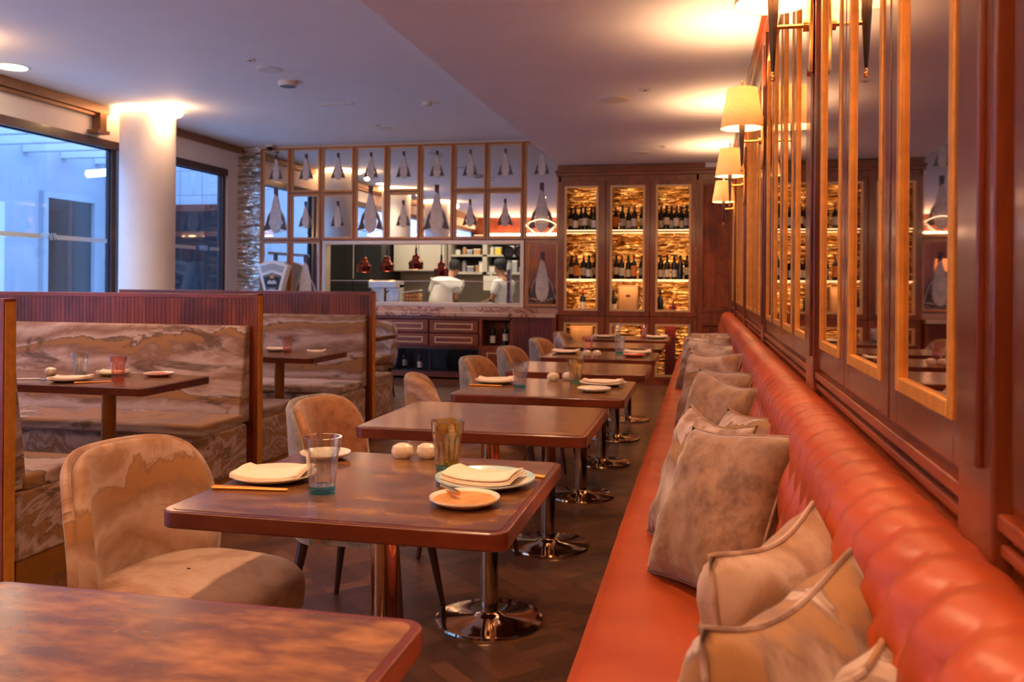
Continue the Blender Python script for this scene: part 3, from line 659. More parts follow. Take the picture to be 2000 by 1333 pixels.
# ------------------------------------------------------------------ tableware
ZT = 0.7507
def tumbler(label, x, y, base, body='tumbler', z=ZT, sc=1.0):
    t = thing('water_glass', label, 'glass', (x, y, z), random.random(), 'faceted water tumblers')
    def fac(a, i, zz): return 1-0.11*(1-abs(math.sin(a*4.5)))*(0.35 if zz > 0.085 else 1) if 0.014 < zz < 0.088 else 1
    R = lambda z_: 0.0275+0.0125*(z_/0.12)**1.1
    zs = [0.016, 0.02, 0.035, 0.055, 0.075, 0.086, 0.090, 0.096, 0.105, 0.118, 0.120]
    outer = [(R(q)*sc+(0.0012 if q > 0.089 else 0), q*sc) for q in zs]; inner = [((R(q)-0.0028)*sc, q*sc) for q in zs[::-1]]
    MB().lathe(outer+inner+[(0, 0.018*sc)], 72, mod=lambda a, i, zz: fac(a, i, zz/sc)).build('tumbler_body', body, t)
    MB().lathe([(0, 0.0), (0.024*sc, 0), (0.0275*sc, 0.002*sc), (0.0285*sc, 0.015*sc), (0, 0.0155*sc)], 30).build('coloured_base', base, t)
    return t
def plate(label, x, y, r, m='plate', name='dinner_plate', rim=None, z=ZT):
    t = thing(name, label, 'plate', (x, y, z), 0, 'ceramic plates')
    MB().lathe([(0, 0.002), (r*0.55, 0.0), (r*0.62, 0.001), (r*0.9, 0.010), (r, 0.016), (r*0.995, 0.019), (r*0.88, 0.0135), (r*0.62, 0.006), (0, 0.005)], 48).build('dish', m, t)
    if rim: MB().lathe([(r*0.88, 0.0137), (r*1.0, 0.0195), (r*1.004, 0.0185), (r*1.004, 0.0155), (r*0.99, 0.0150)], 48, cap=False).build('rim', rim, t)
    return t
def napkin(label, x, y, w_, d_, rz, z=ZT+0.012, seed=0):
    rnd = random.Random(seed); p = [rnd.uniform(0, 6) for _ in range(4)]
    def top(u, v, k): 
        a, b = (u-0.5)*w_, (v-0.5)*d_
        return (a, b, 0.010*(abs(u-0.5)*2)**2.5+0.004*k+0.003*math.sin(7*u+p[0]+k)*v+0.003*math.sin(5*v+p[1])+0.004*(u > 0.8)*(v))
    mb = MB()
    for k in range(3):
        def fn(u, v, k=k):
            q = top(u*(1-0.02*k)+0.01*k, v*(1-0.05*k), k); return q
        mb.grid(fn, 14, 10)
    o = mb.build('napkin', 'napkin', ang=80); sd = o.modifiers.new('t', 'SOLIDIFY'); sd.thickness = 0.0035; sd.offset = 1
    o.location = (x, y, z); o.rotation_euler = (0, 0, rz); tag(o, label, 'napkin', 'folded napkins on plates'); return o
def shaker(label, x, y, rz):
    t = thing('egg_shaker', label, 'shaker', (x, y, ZT), rz, 'egg-shaped shakers')
    mb = MB(); n = 16; vs = []
    mb.lathe([(0, 0), (0.014, 0.001), (0.0225, 0.010), (0.0245, 0.021), (0.021, 0.034), (0.010, 0.042), (0, 0.0435)], 28)
    for i, p in enumerate(mb.v): mb.v[i] = (p[0]*1.28*(1+0.1*(p[0] > 0)), p[1], p[2])
    mb.build('body', 'egg', t)
    m2 = MB()
    for k in range(3): m2.lathe([(0, 0), (0.0012, 0.0003), (0, 0.0008)], 6, (0.018+0.004*(k-1), 0.004*(k % 2), 0.0375-0.0012*(k-1)))
    m2.build('pour_holes', 'black', t)
def sticks(label, x0, y0, x1, y1, m='copper_mesh', cat='cutlery', name='chopsticks'):
    t = thing(name, label, cat, ((x0+x1)/2, (y0+y1)/2, ZT), math.atan2(y1-y0, x1-x0)); L = math.hypot(x1-x0, y1-y0)/2
    for k in (-1, 1): MB().tube([(-L, k*0.0045, 0.0045), (L, k*0.003, 0.0035)], [0.0042, 0.0026], 8).build('stick', m, t)
# nearest laid table
plate('cream plate under a folded napkin beside the blue-based glass on the nearest laid table', -1.035, 1.98, 0.105); napkin('folded napkin on the left plate of the nearest laid table', -1.035, 1.98, 0.17, 0.13, 0.1, seed=1)
plate('small cream side plate behind the blue-based glass, by the tan chair', -1.02, 2.25, 0.07, name='side_plate')
plate('large pale blue rimmed plate on the right of the nearest laid table', -0.515, 2.06, 0.122, rim='plate_blue'); napkin('folded napkin on the pale blue rimmed plate', -0.52, 2.065, 0.18, 0.12, -0.15, seed=2)
sp = plate('speckled brown side plate at the front of the nearest laid table', -0.51, 1.855, 0.078, 'bread', 'side_plate', rim='plate')
tag(MB().tube([(-0.53, 1.875, ZT+0.020), (-0.585, 1.925, ZT+0.023)], [0.006, 0.005], 8).build('butter_knife', 'brass'), 'small tan knife handle lying over the speckled side plate', 'knife')
tumbler('clear faceted tumbler with bright blue base on the nearest laid table', -0.862, 1.885, 'g_teal', sc=1.08)
tumbler('amber faceted tumbler on the nearest laid table', -0.650, 2.19, 'g_green', 'g_amber', sc=1.08)
shaker('left egg-shaped shaker on the nearest laid table', -0.815, 2.305, 0.15); shaker('right egg-shaped shaker, touching the amber tumbler, on the nearest laid table', -0.748, 2.318, -0.1)
sticks('orange chopsticks at the left edge of the nearest laid table', -1.125, 1.855, -0.945, 1.875); sticks('copper chopsticks right of the pale blue rimmed plate', -0.50, 2.19, -0.385, 2.155)
# second laid table
plate('cream plate with napkin at the left of the second laid table', -0.99, 4.16, 0.105); napkin('folded napkin at the left of the second laid table', -0.99, 4.16, 0.18, 0.12, 0.1, seed=3)
plate('cream plate with napkin at the right of the second laid table', -0.47, 4.21, 0.115); napkin('folded napkin at the right of the second laid table', -0.47, 4.21, 0.19, 0.12, 0.0, seed=4)
plate('small side plate at the front of the second laid table', -0.48, 3.95, 0.078, name='side_plate')
tumbler('clear tumbler with blue base on the second laid table', -0.838, 4.01, 'g_teal'); tumbler('clear tumbler with green-yellow base on the second laid table', -0.612, 4.27, 'g_green', 'g_amber')
shaker('left egg-shaped shaker on the second laid table', -0.735, 4.33, 0.3); shaker('right egg-shaped shaker on the second laid table', -0.665, 4.37, 0)
sticks('copper chopsticks at the left of the second laid table', -1.085, 4.02, -0.93, 4.03)
# third laid table
plate('cream plate with napkin at the left of the third laid table', -0.94, 6.08, 0.105); napkin('folded napkin at the left of the third laid table', -0.94, 6.08, 0.19, 0.12, 0, seed=5)
plate('cream plate with napkin at the right of the third laid table', -0.445, 6.17, 0.105); napkin('folded napkin at the right of the third laid table', -0.445, 6.17, 0.19, 0.12, 0, seed=6)
plate('small red side plate at the front of the third laid table', -0.45, 5.93, 0.078, 'plate_red', 'side_plate')
tumbler('pinkish tumbler on the third laid table', -0.79, 6.11, 'g_red', 'g_pink'); tumbler('clear tumbler with blue base on the third laid table', -0.575, 6.20, 'g_teal')
shaker('left egg-shaped shaker on the third laid table', -0.765, 5.86, 0); shaker('right egg-shaped shaker on the third laid table', -0.698, 5.87, 0)
# fourth laid table
plate('cream plate with napkin at the left of the furthest table', -0.88, 7.98, 0.105); napkin('folded napkin at the left of the furthest table', -0.88, 7.98, 0.19, 0.12, 0, seed=7)
plate('cream plate with napkin at the right of the furthest table', -0.405, 8.02, 0.105); napkin('folded napkin at the right of the furthest table', -0.405, 8.02, 0.19, 0.12, 0, seed=8)
tumbler('clear tumbler on the furthest table, left one', -0.775, 8.12, 'g_green'); tumbler('pinkish tumbler on the furthest table, right one', -0.53, 8.10, 'g_red', 'g_pink')
# booth tables
plate('plate with open napkin at the front left of the nearest booth table', -2.99, 3.66, 0.105); napkin('loose napkin on the front plate of the nearest booth table', -2.98, 3.66, 0.17, 0.13, 0.4, seed=9)
plate('plate with napkin at the back of the nearest booth table', -2.97, 3.95, 0.085); napkin('folded napkin at the back of the nearest booth table', -2.97, 3.95, 0.14, 0.10, 0.3, seed=10)
plate('red side plate on the right of the nearest booth table', -2.72, 3.97, 0.075, 'plate_red', 'side_plate', rim='plate')
tumbler('clear tumbler with green base in the nearest booth', -3.08, 3.84, 'g_green'); tumbler('pink tumbler with red base in the nearest booth', -2.785, 3.74, 'g_red', 'g_pink')
shaker('single egg-shaped shaker in the nearest booth', -3.26, 3.85, 0.1); sticks('tan chopsticks at the front edge of the nearest booth table', -2.90, 3.575, -2.78, 3.68)
tag(MB().tube([(-3.30, 3.63, ZT+0.004), (-3.17, 3.67, ZT+0.006)], 0.003, 8).lathe([(0, 0), (0.02, 0.004), (0, 0.006)], 16, (-3.15, 3.675, ZT+0.001)).build('metal_spoon', 'steel'), 'shiny metal spoon at the left of the nearest booth table', 'spoon')
plate('plate with rolled napkin at the back of the second booth table', -2.93, 5.66, 0.09); napkin('rolled napkin at the back of the second booth table', -2.93, 5.66, 0.16, 0.09, 0.2, seed=11)
tumbler('green-tinted tumbler in the second booth', -3.08, 5.66, 'g_green', 'tumbler'); tumbler('pink tumbler in the second booth', -2.81, 5.56, 'g_red', 'g_pink')
napkin('rolled napkin at the right of the second booth table', -2.64, 5.66, 0.13, 0.06, 0.3, ZT, 12); napkin('folded napkin at the left of the second booth table', -2.97, 5.36, 0.15, 0.08, 0.2, ZT, 13)

# ------------------------------------------------------------------ mirror wall with fish
ex = [-6.04, -5.598, -5.139, -4.65, -4.185, -3.712, -3.248, -2.791, -2.295, -1.815]
ZTOP, ZM, ZL = 3.10, 2.465, 1.815
def fish(par, cx, zt, h, w_, y):
    # h: height from tail tip to head end; hung by the tail
    body = [(0.0, 0), (0.045, -0.06), (0.075, -0.18), (0.11, -0.33), (0.14, -0.48), (0.155, -0.62), (0.158, -0.74), (0.14, -0.86), (0.10, -0.95), (0.02, -1.0)]
    P = [(cx+a*h*w_, zt+b*h) for a, b in body]+[(cx-a*h*w_, zt+b*h) for a, b in body[::-1][:-1]]
    MB().prism(P, y-0.010, y-0.002, 'y').build('fish_body', 'fishbody', par, bevel=0.003)
    for s in (1, -1):
        F = [(cx+s*0.07*h*w_, zt-0.36*h), (cx+s*0.20*h*w_, zt-0.56*h), (cx+s*0.31*h*w_, zt-0.93*h), (cx+s*0.14*h*w_, zt-0.90*h), (cx+s*0.19*h*w_, zt-0.72*h)]
        MB().prism(F, y-0.006, y-0.001, 'y').build('fin', 'fishfin', par)
        E_ = [(cx+s*0.06*h*w_, y-0.007, zt-0.34*h), (cx+s*0.21*h*w_, y-0.007, zt-0.57*h), (cx+s*0.32*h*w_, y-0.007, zt-0.94*h), (cx+s*0.20*h*w_, y-0.007, zt-0.93*h), (cx+s*0.12*h*w_, y-0.007, zt-0.97*h)]
        MB().tube(E_, 0.010*h, 5).build('fin_edge', 'fishbody', par)
    T = [(cx-0.05*h, zt+0.15*h), (cx-0.015*h, zt+0.13*h), (cx+0.0*h, zt+0.15*h), (cx+0.05*h, zt+0.14*h), (cx+0.045*h, zt-0.02*h), (cx+0.05*h, zt-0.10*h), (cx, zt-0.03*h), (cx-0.04*h, zt-0.04*h)]
    MB().prism(T, y-0.014, y-0.002, 'y').build('tail', 'fishfin', par)
def wall_mirror(x0, x1, z0, z1, label, fl, fm='mahogany_h', inner='gold_frame', m='mirror'):
    p = thing('framed_mirror', label, 'mirror', ((x0+x1)/2, YB, z0), 0, 'framed mirrors with hanging fish'); a, h = (x1-x0)/2, z1-z0
    MB().frame(-a+0.004, a-0.004, 0.004, h-0.004, 0.026, -0.045, 0.0).build('frame', 'frame_wood', p, bevel=0.003)
    MB().frame(-a+0.030, a-0.030, 0.030, h-0.030, 0.012, -0.030, 0.0).build('inner_bead', 'pale_frame', p)
    MB().box(-a+0.03, a-0.03, -0.010, -0.002, 0.03, h-0.03).build('mirror_glass', m, p, smooth=False)
    for cx, zt, fh in fl: fish(p, cx, zt, fh, 1.0, -0.010)
for i in range(9):
    x0, x1 = ex[i], ex[i+1]
    if i in (0, 3, 5, 8):
        wall_mirror(x0, x1, ZL, ZTOP, 'tall framed mirror with a small fish above a large one, %s column from the left' % ORD[i], [(0.0, 1.15, 0.32), (0.0, 0.66, 0.56)])
    else:
        wall_mirror(x0, x1, ZM, ZTOP, 'upper small framed mirror with one hanging fish, %s column from the left' % ORD[i], [(0, 0.50, 0.32)])
        wall_mirror(x0, x1, ZL, ZM, 'lower small framed mirror with one hanging fish, %s column from the left' % ORD[i], [(0, 0.49, 0.32)])
wall_mirror(ex[0], ex[1], 0.93, ZL, 'bottom left framed mirror half hidden behind the white scale', [(0, 0.62, 0.56)])
wall_mirror(ex[1], ex[2]+0.01, 0.93, ZL, 'framed mirror with large fish just left of the kitchen opening', [(0, 0.60, 0.58)])
wall_mirror(ex[8]+0.03, ex[9], 0.93, ZL, 'framed mirror with large fish right of the kitchen opening', [(0, 0.64, 0.56)])
pf = thing('pass_frame', 'pale metal frame around the open kitchen pass', 'window frame', ((PX0+PX1)/2, YB, PZ0))
h = (PX1-PX0)/2; MB().frame(-h+0.015, h+0.02, 0.0, PZ1-PZ0-0.002, 0.05, -0.05, 0.12).build('frame', 'pale_metal', pf, bevel=0.004)
MB().box(-h+0.065, h-0.03, 0.125, 0.131, 0.05, 0.33).build('glass_screen', 'case_glass', pf)
MB().box(-h+0.065, h-0.03, 0.123, 0.133, 0.33, 0.338).build('screen_edge', 'pale_metal', pf)
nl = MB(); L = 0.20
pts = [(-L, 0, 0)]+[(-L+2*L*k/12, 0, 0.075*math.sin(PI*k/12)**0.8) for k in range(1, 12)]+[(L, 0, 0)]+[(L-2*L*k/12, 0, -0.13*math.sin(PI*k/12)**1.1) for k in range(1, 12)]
nl.tube(pts, 0.006, 8, closed=True); tag(nl.build('reflected_led_line', 'reflected_led', loc=(-2.055, YB-0.06, 2.00)), 'thin boat-shaped glowing line standing in for a reflection in the rightmost tall fish mirror', 'painted reflection')  # glowing line in place of an LED reflection, no lamp hangs here
cc = thing('security_camera', 'small white dome camera at the top left corner of the mirrors', 'camera', (-5.86, YB-0.12, HC))
MB().lathe([(0.055, -0.03), (0.06, 0)], 20).build('mount', 'fitting', cc); MB().lathe([(0, -0.085), (0.03, -0.07), (0.045, -0.03), (0.045, -0.028)], 20).build('dome', 'black_glass', cc)

# ------------------------------------------------------------------ counter
YC = 10.75
ct = thing('kitchen_counter', 'wood counter with marble top and brass-inlaid drawers below the pass', 'counter', (-3.93, YC, 0))
X0, X1 = -6.04+3.93, -1.80+3.93
MB().box(X0, X1, -0.02, 0.34, 0.815, 0.862).build('marble_top', 'marble', ct, bevel=0.004)
MB().box(X0, X1, 0.30, 0.395, 0.862, 0.925).build('marble_ledge', 'marble', ct, bevel=0.003)
def cx(x): return x+3.93
MB().box(X0, cx(-4.80), 0.0, 0.39, 0.06, 0.815).box(cx(-2.36), X1, 0.012, 0.39, 0.06, 0.815).box(cx(-4.80), cx(-2.36), 0.36, 0.39, 0.06, 0.815)\
    .box(cx(-4.8), cx(-2.36), 0.0, 0.36, 0.775, 0.815).box(cx(-2.785), cx(-2.745), 0, 0.36, 0.06, 0.775).box(cx(-2.38), cx(-2.34), 0, 0.36, 0.06, 0.815)\
    .box(cx(-2.745), cx(-2.38), 0.0, 0.36, 0.425, 0.445).box(cx(-4.8), cx(-2.785), 0.03, 0.36, 0.395, 0.43).box(cx(-4.8), cx(-2.36), 0.02, 0.36, 0.03, 0.10).build('carcass', 'mahogany_h', ct)
mb = MB(); x = cx(-2.33)
while x < X1-0.03: mb.tube([(x, 0.012, 0.08), (x, 0.012, 0.80)], 0.012, 8); x += 0.026
mb.build('fluted_panel', 'slat', ct)
for (a, b) in ((-4.78, -4.12), (-4.115, -3.455), (-3.445, -2.79)):
    for (z0, z1) in ((0.60, 0.765), (0.43, 0.592)):
        d = MB().box(cx(a)+0.004, cx(b)-0.004, -0.015, 0.34, z0+0.003, z1-0.003).build('drawer', 'mahogany_h', ct, bevel=0.003)
        MB().frame(cx(a)+0.075, cx(b)-0.075, z0+0.04, z1-0.04, 0.016, -0.020, -0.012).build('brass_inlay', 'pale_frame', d)
d = MB().box(cx(-2.74), cx(-2.385), -0.012, 0.01, 0.06, 0.42).build('door', 'mahogany', ct, bevel=0.003)
MB().frame(cx(-2.68), cx(-2.445), 0.12, 0.36, 0.016, -0.018, -0.01).build('brass_inlay', 'pale_frame', d)
for a, b in ((-4.78, -4.13), (-4.12, -3.45), (-3.44, -2.79)):
    d = MB().box(cx(a), cx(b), 0.015, 0.022, 0.10, 0.392).build('glass_door', 'case_glass', ct)
    MB().frame(cx(a), cx(b), 0.10, 0.392, 0.012, 0.01, 0.025).build('door_frame', 'black', d)
MB().box(cx(-4.79), cx(-2.79), 0.345, 0.36, 0.10, 0.395).box(cx(-4.79), cx(-2.79), 0.03, 0.345, 0.095, 0.105).build('fridge_lining', 'black', ct)

# bottles -------------------------------------------------------------
def make_bottle(lm, fm, lw=(0.06, 0.15), champ=False, h=0.30):
    r = 0.037 if not champ else 0.042
    b = bpy.data.objects.new('wine_bottle', None); COL.objects.link(b)
    MB().lathe([(0.028, 0), (r, 0.004), (r, h*0.60), (r*0.93, h*0.66), (0.016, h*0.76), (0.0135, h*0.84), (0.0135, h*0.985), (0.015, h*0.99), (0.013, h), (0, h)], 20).build('bottle_glass', 'bottle_glass', b)
    if lm: MB().lathe([(r+0.0006, lw[0]), (r+0.0006, lw[1])], 20).build('paper_label', lm, b)
    if fm: MB().lathe([(0.0145, h*0.84), (0.0148, h*0.985), (0.0155, h*0.99), (0.0138, h*1.003), (0, h*1.003)], 14).build('foil_capsule', fm, b)
    return b
protos = {'c': make_bottle('label_cream', 'black'), 'o': make_bottle('label_orange', 'foil_red', (0.04, 0.17)), 'g': make_bottle('label_grey', 'dark_metal', (0.05, 0.14)),
          'r': make_bottle('label_cream', 'foil_red', (0.045, 0.14)), 'w': make_bottle('white', 'black', (0.03, 0.12)), 'd': make_bottle(None, 'black')}
for p in protos.values(): p.location = (0, 0, -50)
desc = {'c': 'cream-labelled bottle', 'o': 'orange-labelled bottle', 'g': 'grey-labelled bottle', 'r': 'red-capped bottle', 'w': 'white-labelled bottle', 'd': 'plain black bottle'}
used = {k: False for k in protos}
def bottle(k, x, y, z, where, grp):
    lb = '%s, %s' % (desc[k], where)
    if not used[k]:
        used[k] = True; p = protos[k]; p.location = (x, y, z); tag(p, lb, 'bottle', grp); return p
    o = dup(protos[k], (x, y, z), random.random()*0.6, lb, grp); o['category'] = 'bottle'; return o

# ------------------------------------------------------------------ wine cabinet
YF = 10.9
wc = thing('wine_cabinet', 'tall mahogany wine cabinet with three glazed doors and a fluted end panel', 'cabinet', (0, YF, 0))
doors = [(-1.79, -1.195, -1.714, -1.286), (-1.19, -0.645, -1.138, -0.706), (-0.64, -0.085, -0.574, -0.146)]
mb = MB().box(-1.79, 0.355, 0.0, 0.45, 2.53, 2.60).box(-1.79, -1.765, 0, 0.45, 0, 2.6).box(-0.085, -0.06, 0, 0.45, 0, 2.6).box(-1.205, -1.18, 0.02, 0.45, 0, 2.6).box(-0.655, -0.63, 0.02, 0.45, 0, 2.6).box(-1.79, 0.355, 0.0, 0.45, 0, 0.06)
mb.box(-1.79, -0.06, 0.02, 0.40, 0.83, 0.87).box(-0.06, 0.355, 0.02, 0.06, 0, 2.6); mb.build('carcass', 'mahogany', wc)
MB().box(-1.82, 0.36, -0.03, 0.4, 2.60, 2.645).box(-1.835, 0.36, -0.045, 0.4, 2.645, 2.675).box(-1.81, 0.36, -0.01, 0.4, 2.675, HS-0.002).build('cornice', 'mahogany_h', wc, bevel=0.004)
MB().box(-1.77, -0.07, 0.405, 0.42, 0.06, 2.53).build('rippled_gold_back', 'cabgold', wc)
mbL = MB()
for i, (a, b, g0, g1) in enumerate(doors):
    for (z0, z1, gz0, gz1, nm) in ((0.845, 2.53, 0.905, 2.475, 'upper_door'), (0.06, 0.835, 0.10, 0.755, 'lower_door')):
        m2 = MB().box(a+0.003, g0, -0.012, 0.014, z0, z1).box(g1, b-0.003, -0.012, 0.014, z0, z1).box(g0, g1, -0.012, 0.014, z0, gz0).box(g0, g1, -0.012, 0.014, gz1, z1)
        d = m2.build(nm, 'mahogany', wc, bevel=0.002)
        MB().frame(g0, g1, gz0, gz1, 0.026, -0.018, 0.010).build('gilt_frame', 'pale_frame', d)
        MB().box(g0+0.02, g1-0.02, -0.004, 0.0, gz0+0.02, gz1-0.02).build('pane', 'case_glass', d, smooth=False)
    for z in (1.93, 1.31):
        MB().box(a+0.026, b-0.02, 0.04, 0.385, z-0.02, z-0.004).build('shelf', 'pale_metal', wc)
        mbL.box(a+0.03, b-0.025, 0.030, 0.040, z-0.016, z-0.008)
        mbL.box(a+0.03, b-0.025, 0.39, 0.398, z-0.028, z-0.022)
    for z in (2.52, 0.82): mbL.box(a+0.03, b-0.025, 0.34, 0.36, z, z+0.008)
    mbL.box(a+0.03, b-0.025, 0.36, 0.38, 0.874, 0.880)
mbL.build('led_strips', 'led', wc)
for i, (a, b, g0, g1) in enumerate(doors):
    for z, e in ((2.49, 0.45), (1.88, 0.6), (1.26, 0.7), (0.80, 0.7)):
        l = light('AREA', 'shelf_light', ((g0+g1)/2, YF+0.05, z), e*1.3, WARM, 0.3); l.data.shape = 'RECTANGLE'; l.data.size = 0.40; l.data.size_y = 0.05; l.rotation_euler = (math.radians(25), 0, 0)
mb = MB(); x = 0.005
while x < 0.33: mb.tube([(x, 0.018, 0.97), (x, 0.018, 2.46)], 0.0095, 8).tube([(x, 0.018, 0.14), (x, 0.018, 0.72)], 0.0095, 8); x += 0.022
mb.build('fluted_panel', 'burl', wc)
MB().frame(-0.055, 0.355, 0.90, 2.53, 0.055, -0.008, 0.03).frame(-0.055, 0.355, 0.07, 0.80, 0.055, -0.008, 0.03).box(-0.055, 0.355, -0.002, 0.03, 0.80, 0.90).build('panel_frame', 'mahogany', wc, bevel=0.003)
rows = [('top shelf', 1.927, ['cwccgw', 'ogwrc', 'wcwrwg']), ('middle shelf', 1.307, ['corwg', 'crwog', 'wwwdc'])]
nm = ['left', 'middle', 'right']; brand = random.Random(3)
for sh_, z, pats in rows:
    for i, pat in enumerate(pats):
        a, b, g0, g1 = doors[i]
        for k, ch in enumerate(pat):
            x = g0+0.055+(g1-g0-0.11)*k/(len(pat)-1)+brand.uniform(-0.008, 0.008); y = YF+(0.12 if k % 2 else 0.21)
            bottle(ch, x, y, z, '%s from left, %s of %s cabinet' % (ORD[k], sh_, nm[i]), 'wine bottles in the lit cabinet')
bottle('r', -1.50, YF+0.2, 0.871, 'alone on the bottom shelf of the left cabinet', 'wine bottles in the lit cabinet')
bottle('w', -1.10, YF+0.12, 0.871, 'beside the pine wine box in the middle cabinet', 'wine bottles in the lit cabinet')
bottle('d', -0.52, YF+0.15, 0.871, 'at the left of the bottom shelf of the right cabinet', 'wine bottles in the lit cabinet')
def crate(label, x0, x1, y0, y1, z0, z1, m='cork_wood'):
    t = thing('wine_box', label, 'wine box', ((x0+x1)/2, (y0+y1)/2, z0)); a, b, h_ = (x1-x0)/2, (y1-y0)/2, z1-z0
    MB().box(-a, a, -b, b, 0, h_).build('box_body', m, t, bevel=0.003)
    MB().frame(-a+0.01, a-0.01, 0.01, h_-0.01, 0.006, -b-0.002, -b).build('lid_groove', 'mahogany' if m == 'cork_wood' else m, t)
    if m == 'cork_wood': MB().lathe([(0.032, 0), (0.032, 0.001), (0, 0.001)], 20).build('burnt_oval_mark', 'darkleg', t).matrix_local = Matrix.Translation((0, -b-0.0005, h_*0.62)) @ Matrix.Rotation(PI/2, 4, 'X') @ Matrix.Scale(0.5, 4, (0, 1, 0))
crate('pine wine box standing in the middle glazed cabinet', -1.05, -0.80, YF+0.18, YF+0.37, 0.871, 1.23)
crate('large pine wine box in the lower left cabinet', -1.66, -1.37, YF+0.15, YF+0.37, 0.061, 0.70)
crate('dark red carton in the lower right cabinet', -0.46, -0.33, YF+0.14, YF+0.26, 0.061, 0.74, 'red')
t = thing('red_bottle', 'small red ribboned bottle on the bottom shelf of the right cabinet', 'bottle', (-0.36, YF+0.18, 0.871))
MB().lathe([(0.03, 0), (0.034, 0.01), (0.028, 0.08), (0.01, 0.12), (0.01, 0.17), (0, 0.17)], 16).build('glass_body', 'red', t)
MB().prism([(0, 0.10), (0.06, 0.14), (0.05, 0.09), (0.0, 0.085), (-0.05, 0.06), (-0.06, 0.11)], -0.012, 0.012, 'y').build('ribbon', 'foil_red', t)
bottle('d', -0.90, YF+0.15, 0.061, 'standing in the lower middle cabinet', 'wine bottles in the lit cabinet')
bottle('g', -1.30, YF+0.15, 0.061, 'right of the large pine box in the lower left cabinet', 'wine bottles in the lit cabinet')
bottle('w', -2.64, YC+0.15, 0.446, 'left one of two in the counter niche', 'bottles in the counter niche'); bottle('c', -2.47, YC+0.15, 0.446, 'right one of two in the counter niche', 'bottles in the counter niche')
for k, x in enumerate((-4.02, -3.85, -3.62, -3.25, -3.05, -2.92)):
    bottle('dgwdgd'[k], x, YC+0.15+0.06*(k % 2), 0.1055, '%s from left inside the dark counter fridge' % ORD[k], 'bottles in the counter fridge').scale = (0.85, 0.85, 0.85)
tag(MB().box(0.02, 0.22, YF-0.044, YF-0.012, 2.6755, 2.735).build('white_box', 'fitting', bevel=0.004, loc=(0, 0, 0)), 'small white box fitting on top of the wine cabinet cornice', 'box')

# scale on the counter
sc = thing('shop_scale', 'white fan-shaped vintage shop scale on the marble counter by the mirrors', 'scale', (-5.72, YC+0.16, 0.862))
def fan(sx, z0, z1, y0, y1, t0=1.0): return None
out = [(-0.235, 0.60), (-0.10, 0.655), (0.0, 0.668), (0.10, 0.655), (0.235, 0.60), (0.215, 0.54), (0.10, 0.155), (-0.10, 0.155), (-0.215, 0.54)]
MB().prism(out, -0.05, 0.07, 'y').build('casing', 'white', sc, bevel=0.012)
MB().prism([(-0.175, 0.585), (0, 0.63), (0.175, 0.585), (0.145, 0.50), (0, 0.54), (-0.145, 0.50)], -0.056, -0.049, 'y').build('dial_window', 'label_grey', sc)
d = MB().prism([(-0.135, 0.455), (0, 0.50), (0.135, 0.455), (0.085, 0.265), (0, 0.28), (-0.085, 0.265)], -0.056, -0.049, 'y').build('badge', 'trouser', sc)
bp = [(-0.112, 0.44), (0, 0.482), (0.112, 0.44), (0.07, 0.29), (-0.07, 0.29)]
MB().tube([(p[0], -0.058, p[1]) for p in bp], 0.004, 6, closed=True).build('badge_border', 'white', d)
MB().prism([(-0.035, 0.425), (-0.03, 0.455), (0, 0.47), (0.03, 0.455), (0.035, 0.425)], -0.060, -0.055, 'y').build('orange_emblem', 'label_orange', d)
mb = MB()
for k in range(5): mb.box(-0.065+k*0.027, -0.047+k*0.027, -0.060, -0.056, 0.355, 0.40 if k % 2 else 0.388)
mb.box(-0.07, 0.07, -0.059, -0.056, 0.35, 0.357); mb.build('badge_lettering', 'white', d)
MB().lathe([(0.075, 0.0), (0.08, 0.02), (0.06, 0.10), (0.065, 0.17)], 24).box(-0.16, 0.16, -0.08, 0.10, 0, 0.035).build('pedestal', 'white', sc)

# ------------------------------------------------------------------ kitchen behind the pass
KY0, KY1 = YB+0.12, 13.6
struct('wall_kitchen_back', MB().box(-6.0, -1.6, KY1, KY1+0.1, 0, 2.5), 'kitchen')
struct('wall_kitchen_left', MB().box(-6.1, -6.0, KY0, KY1, 0, 2.5), 'kitchen'); struct('wall_kitchen_right', MB().box(-2.0, -1.9, KY0+0.35, KY1, 0, 2.5), 'kitchen')
struct('ceiling_kitchen', MB().box(-6.1, -1.6, KY0, KY1+0.1, 2.5, 2.6), 'ceiling')
for i, (x, y) in enumerate(((-4.7, 12.3), (-3.2, 12.3))):
    tag(MB().box(x-0.45, x+0.45, y-0.15, y+0.15, 2.47, 2.499).build('ceiling_light_panel', 'klight'), 'flat light panel on the kitchen ceiling, %s one' % ('left', 'right')[i], 'ceiling light')
wt = thing('worktop', 'steel kitchen worktop behind the pass', 'worktop', (-3.9, 11.85, 0))
MB().box(-1.9, 1.85, -0.55, 0.30, 0.86, 0.90).build('steel_top', 'steel', wt, bevel=0.004); MB().box(-1.88, 1.83, -0.50, 0.25, 0.0, 0.86).build('cupboard_base', 'steel', wt)
fr = thing('tall_fridge', 'tall black fridge at the left of the kitchen', 'fridge', (-5.25, 13.0, 0))
MB().box(-0.5, 0.42, -0.35, 0.5, 0, 2.2).build('body', 'black', fr, bevel=0.01); MB().box(-0.49, -0.05, -0.37, -0.35, 0.05, 1.2).box(-0.49, -0.05, -0.37, -0.35, 1.22, 2.15).box(-0.04, 0.41, -0.37, -0.35, 0.05, 1.2).box(-0.04, 0.41, -0.37, -0.35, 1.22, 2.15).build('door', 'black_glass', fr)
MB().tube([(-0.02, -0.40, 1.3), (-0.02, -0.40, 1.9)], 0.01, 8).build('handle', 'steel', fr)
wcab = thing('wall_cupboard', 'beige wall cupboards in the middle of the kitchen', 'cupboard', (-4.35, 13.45, 1.42))
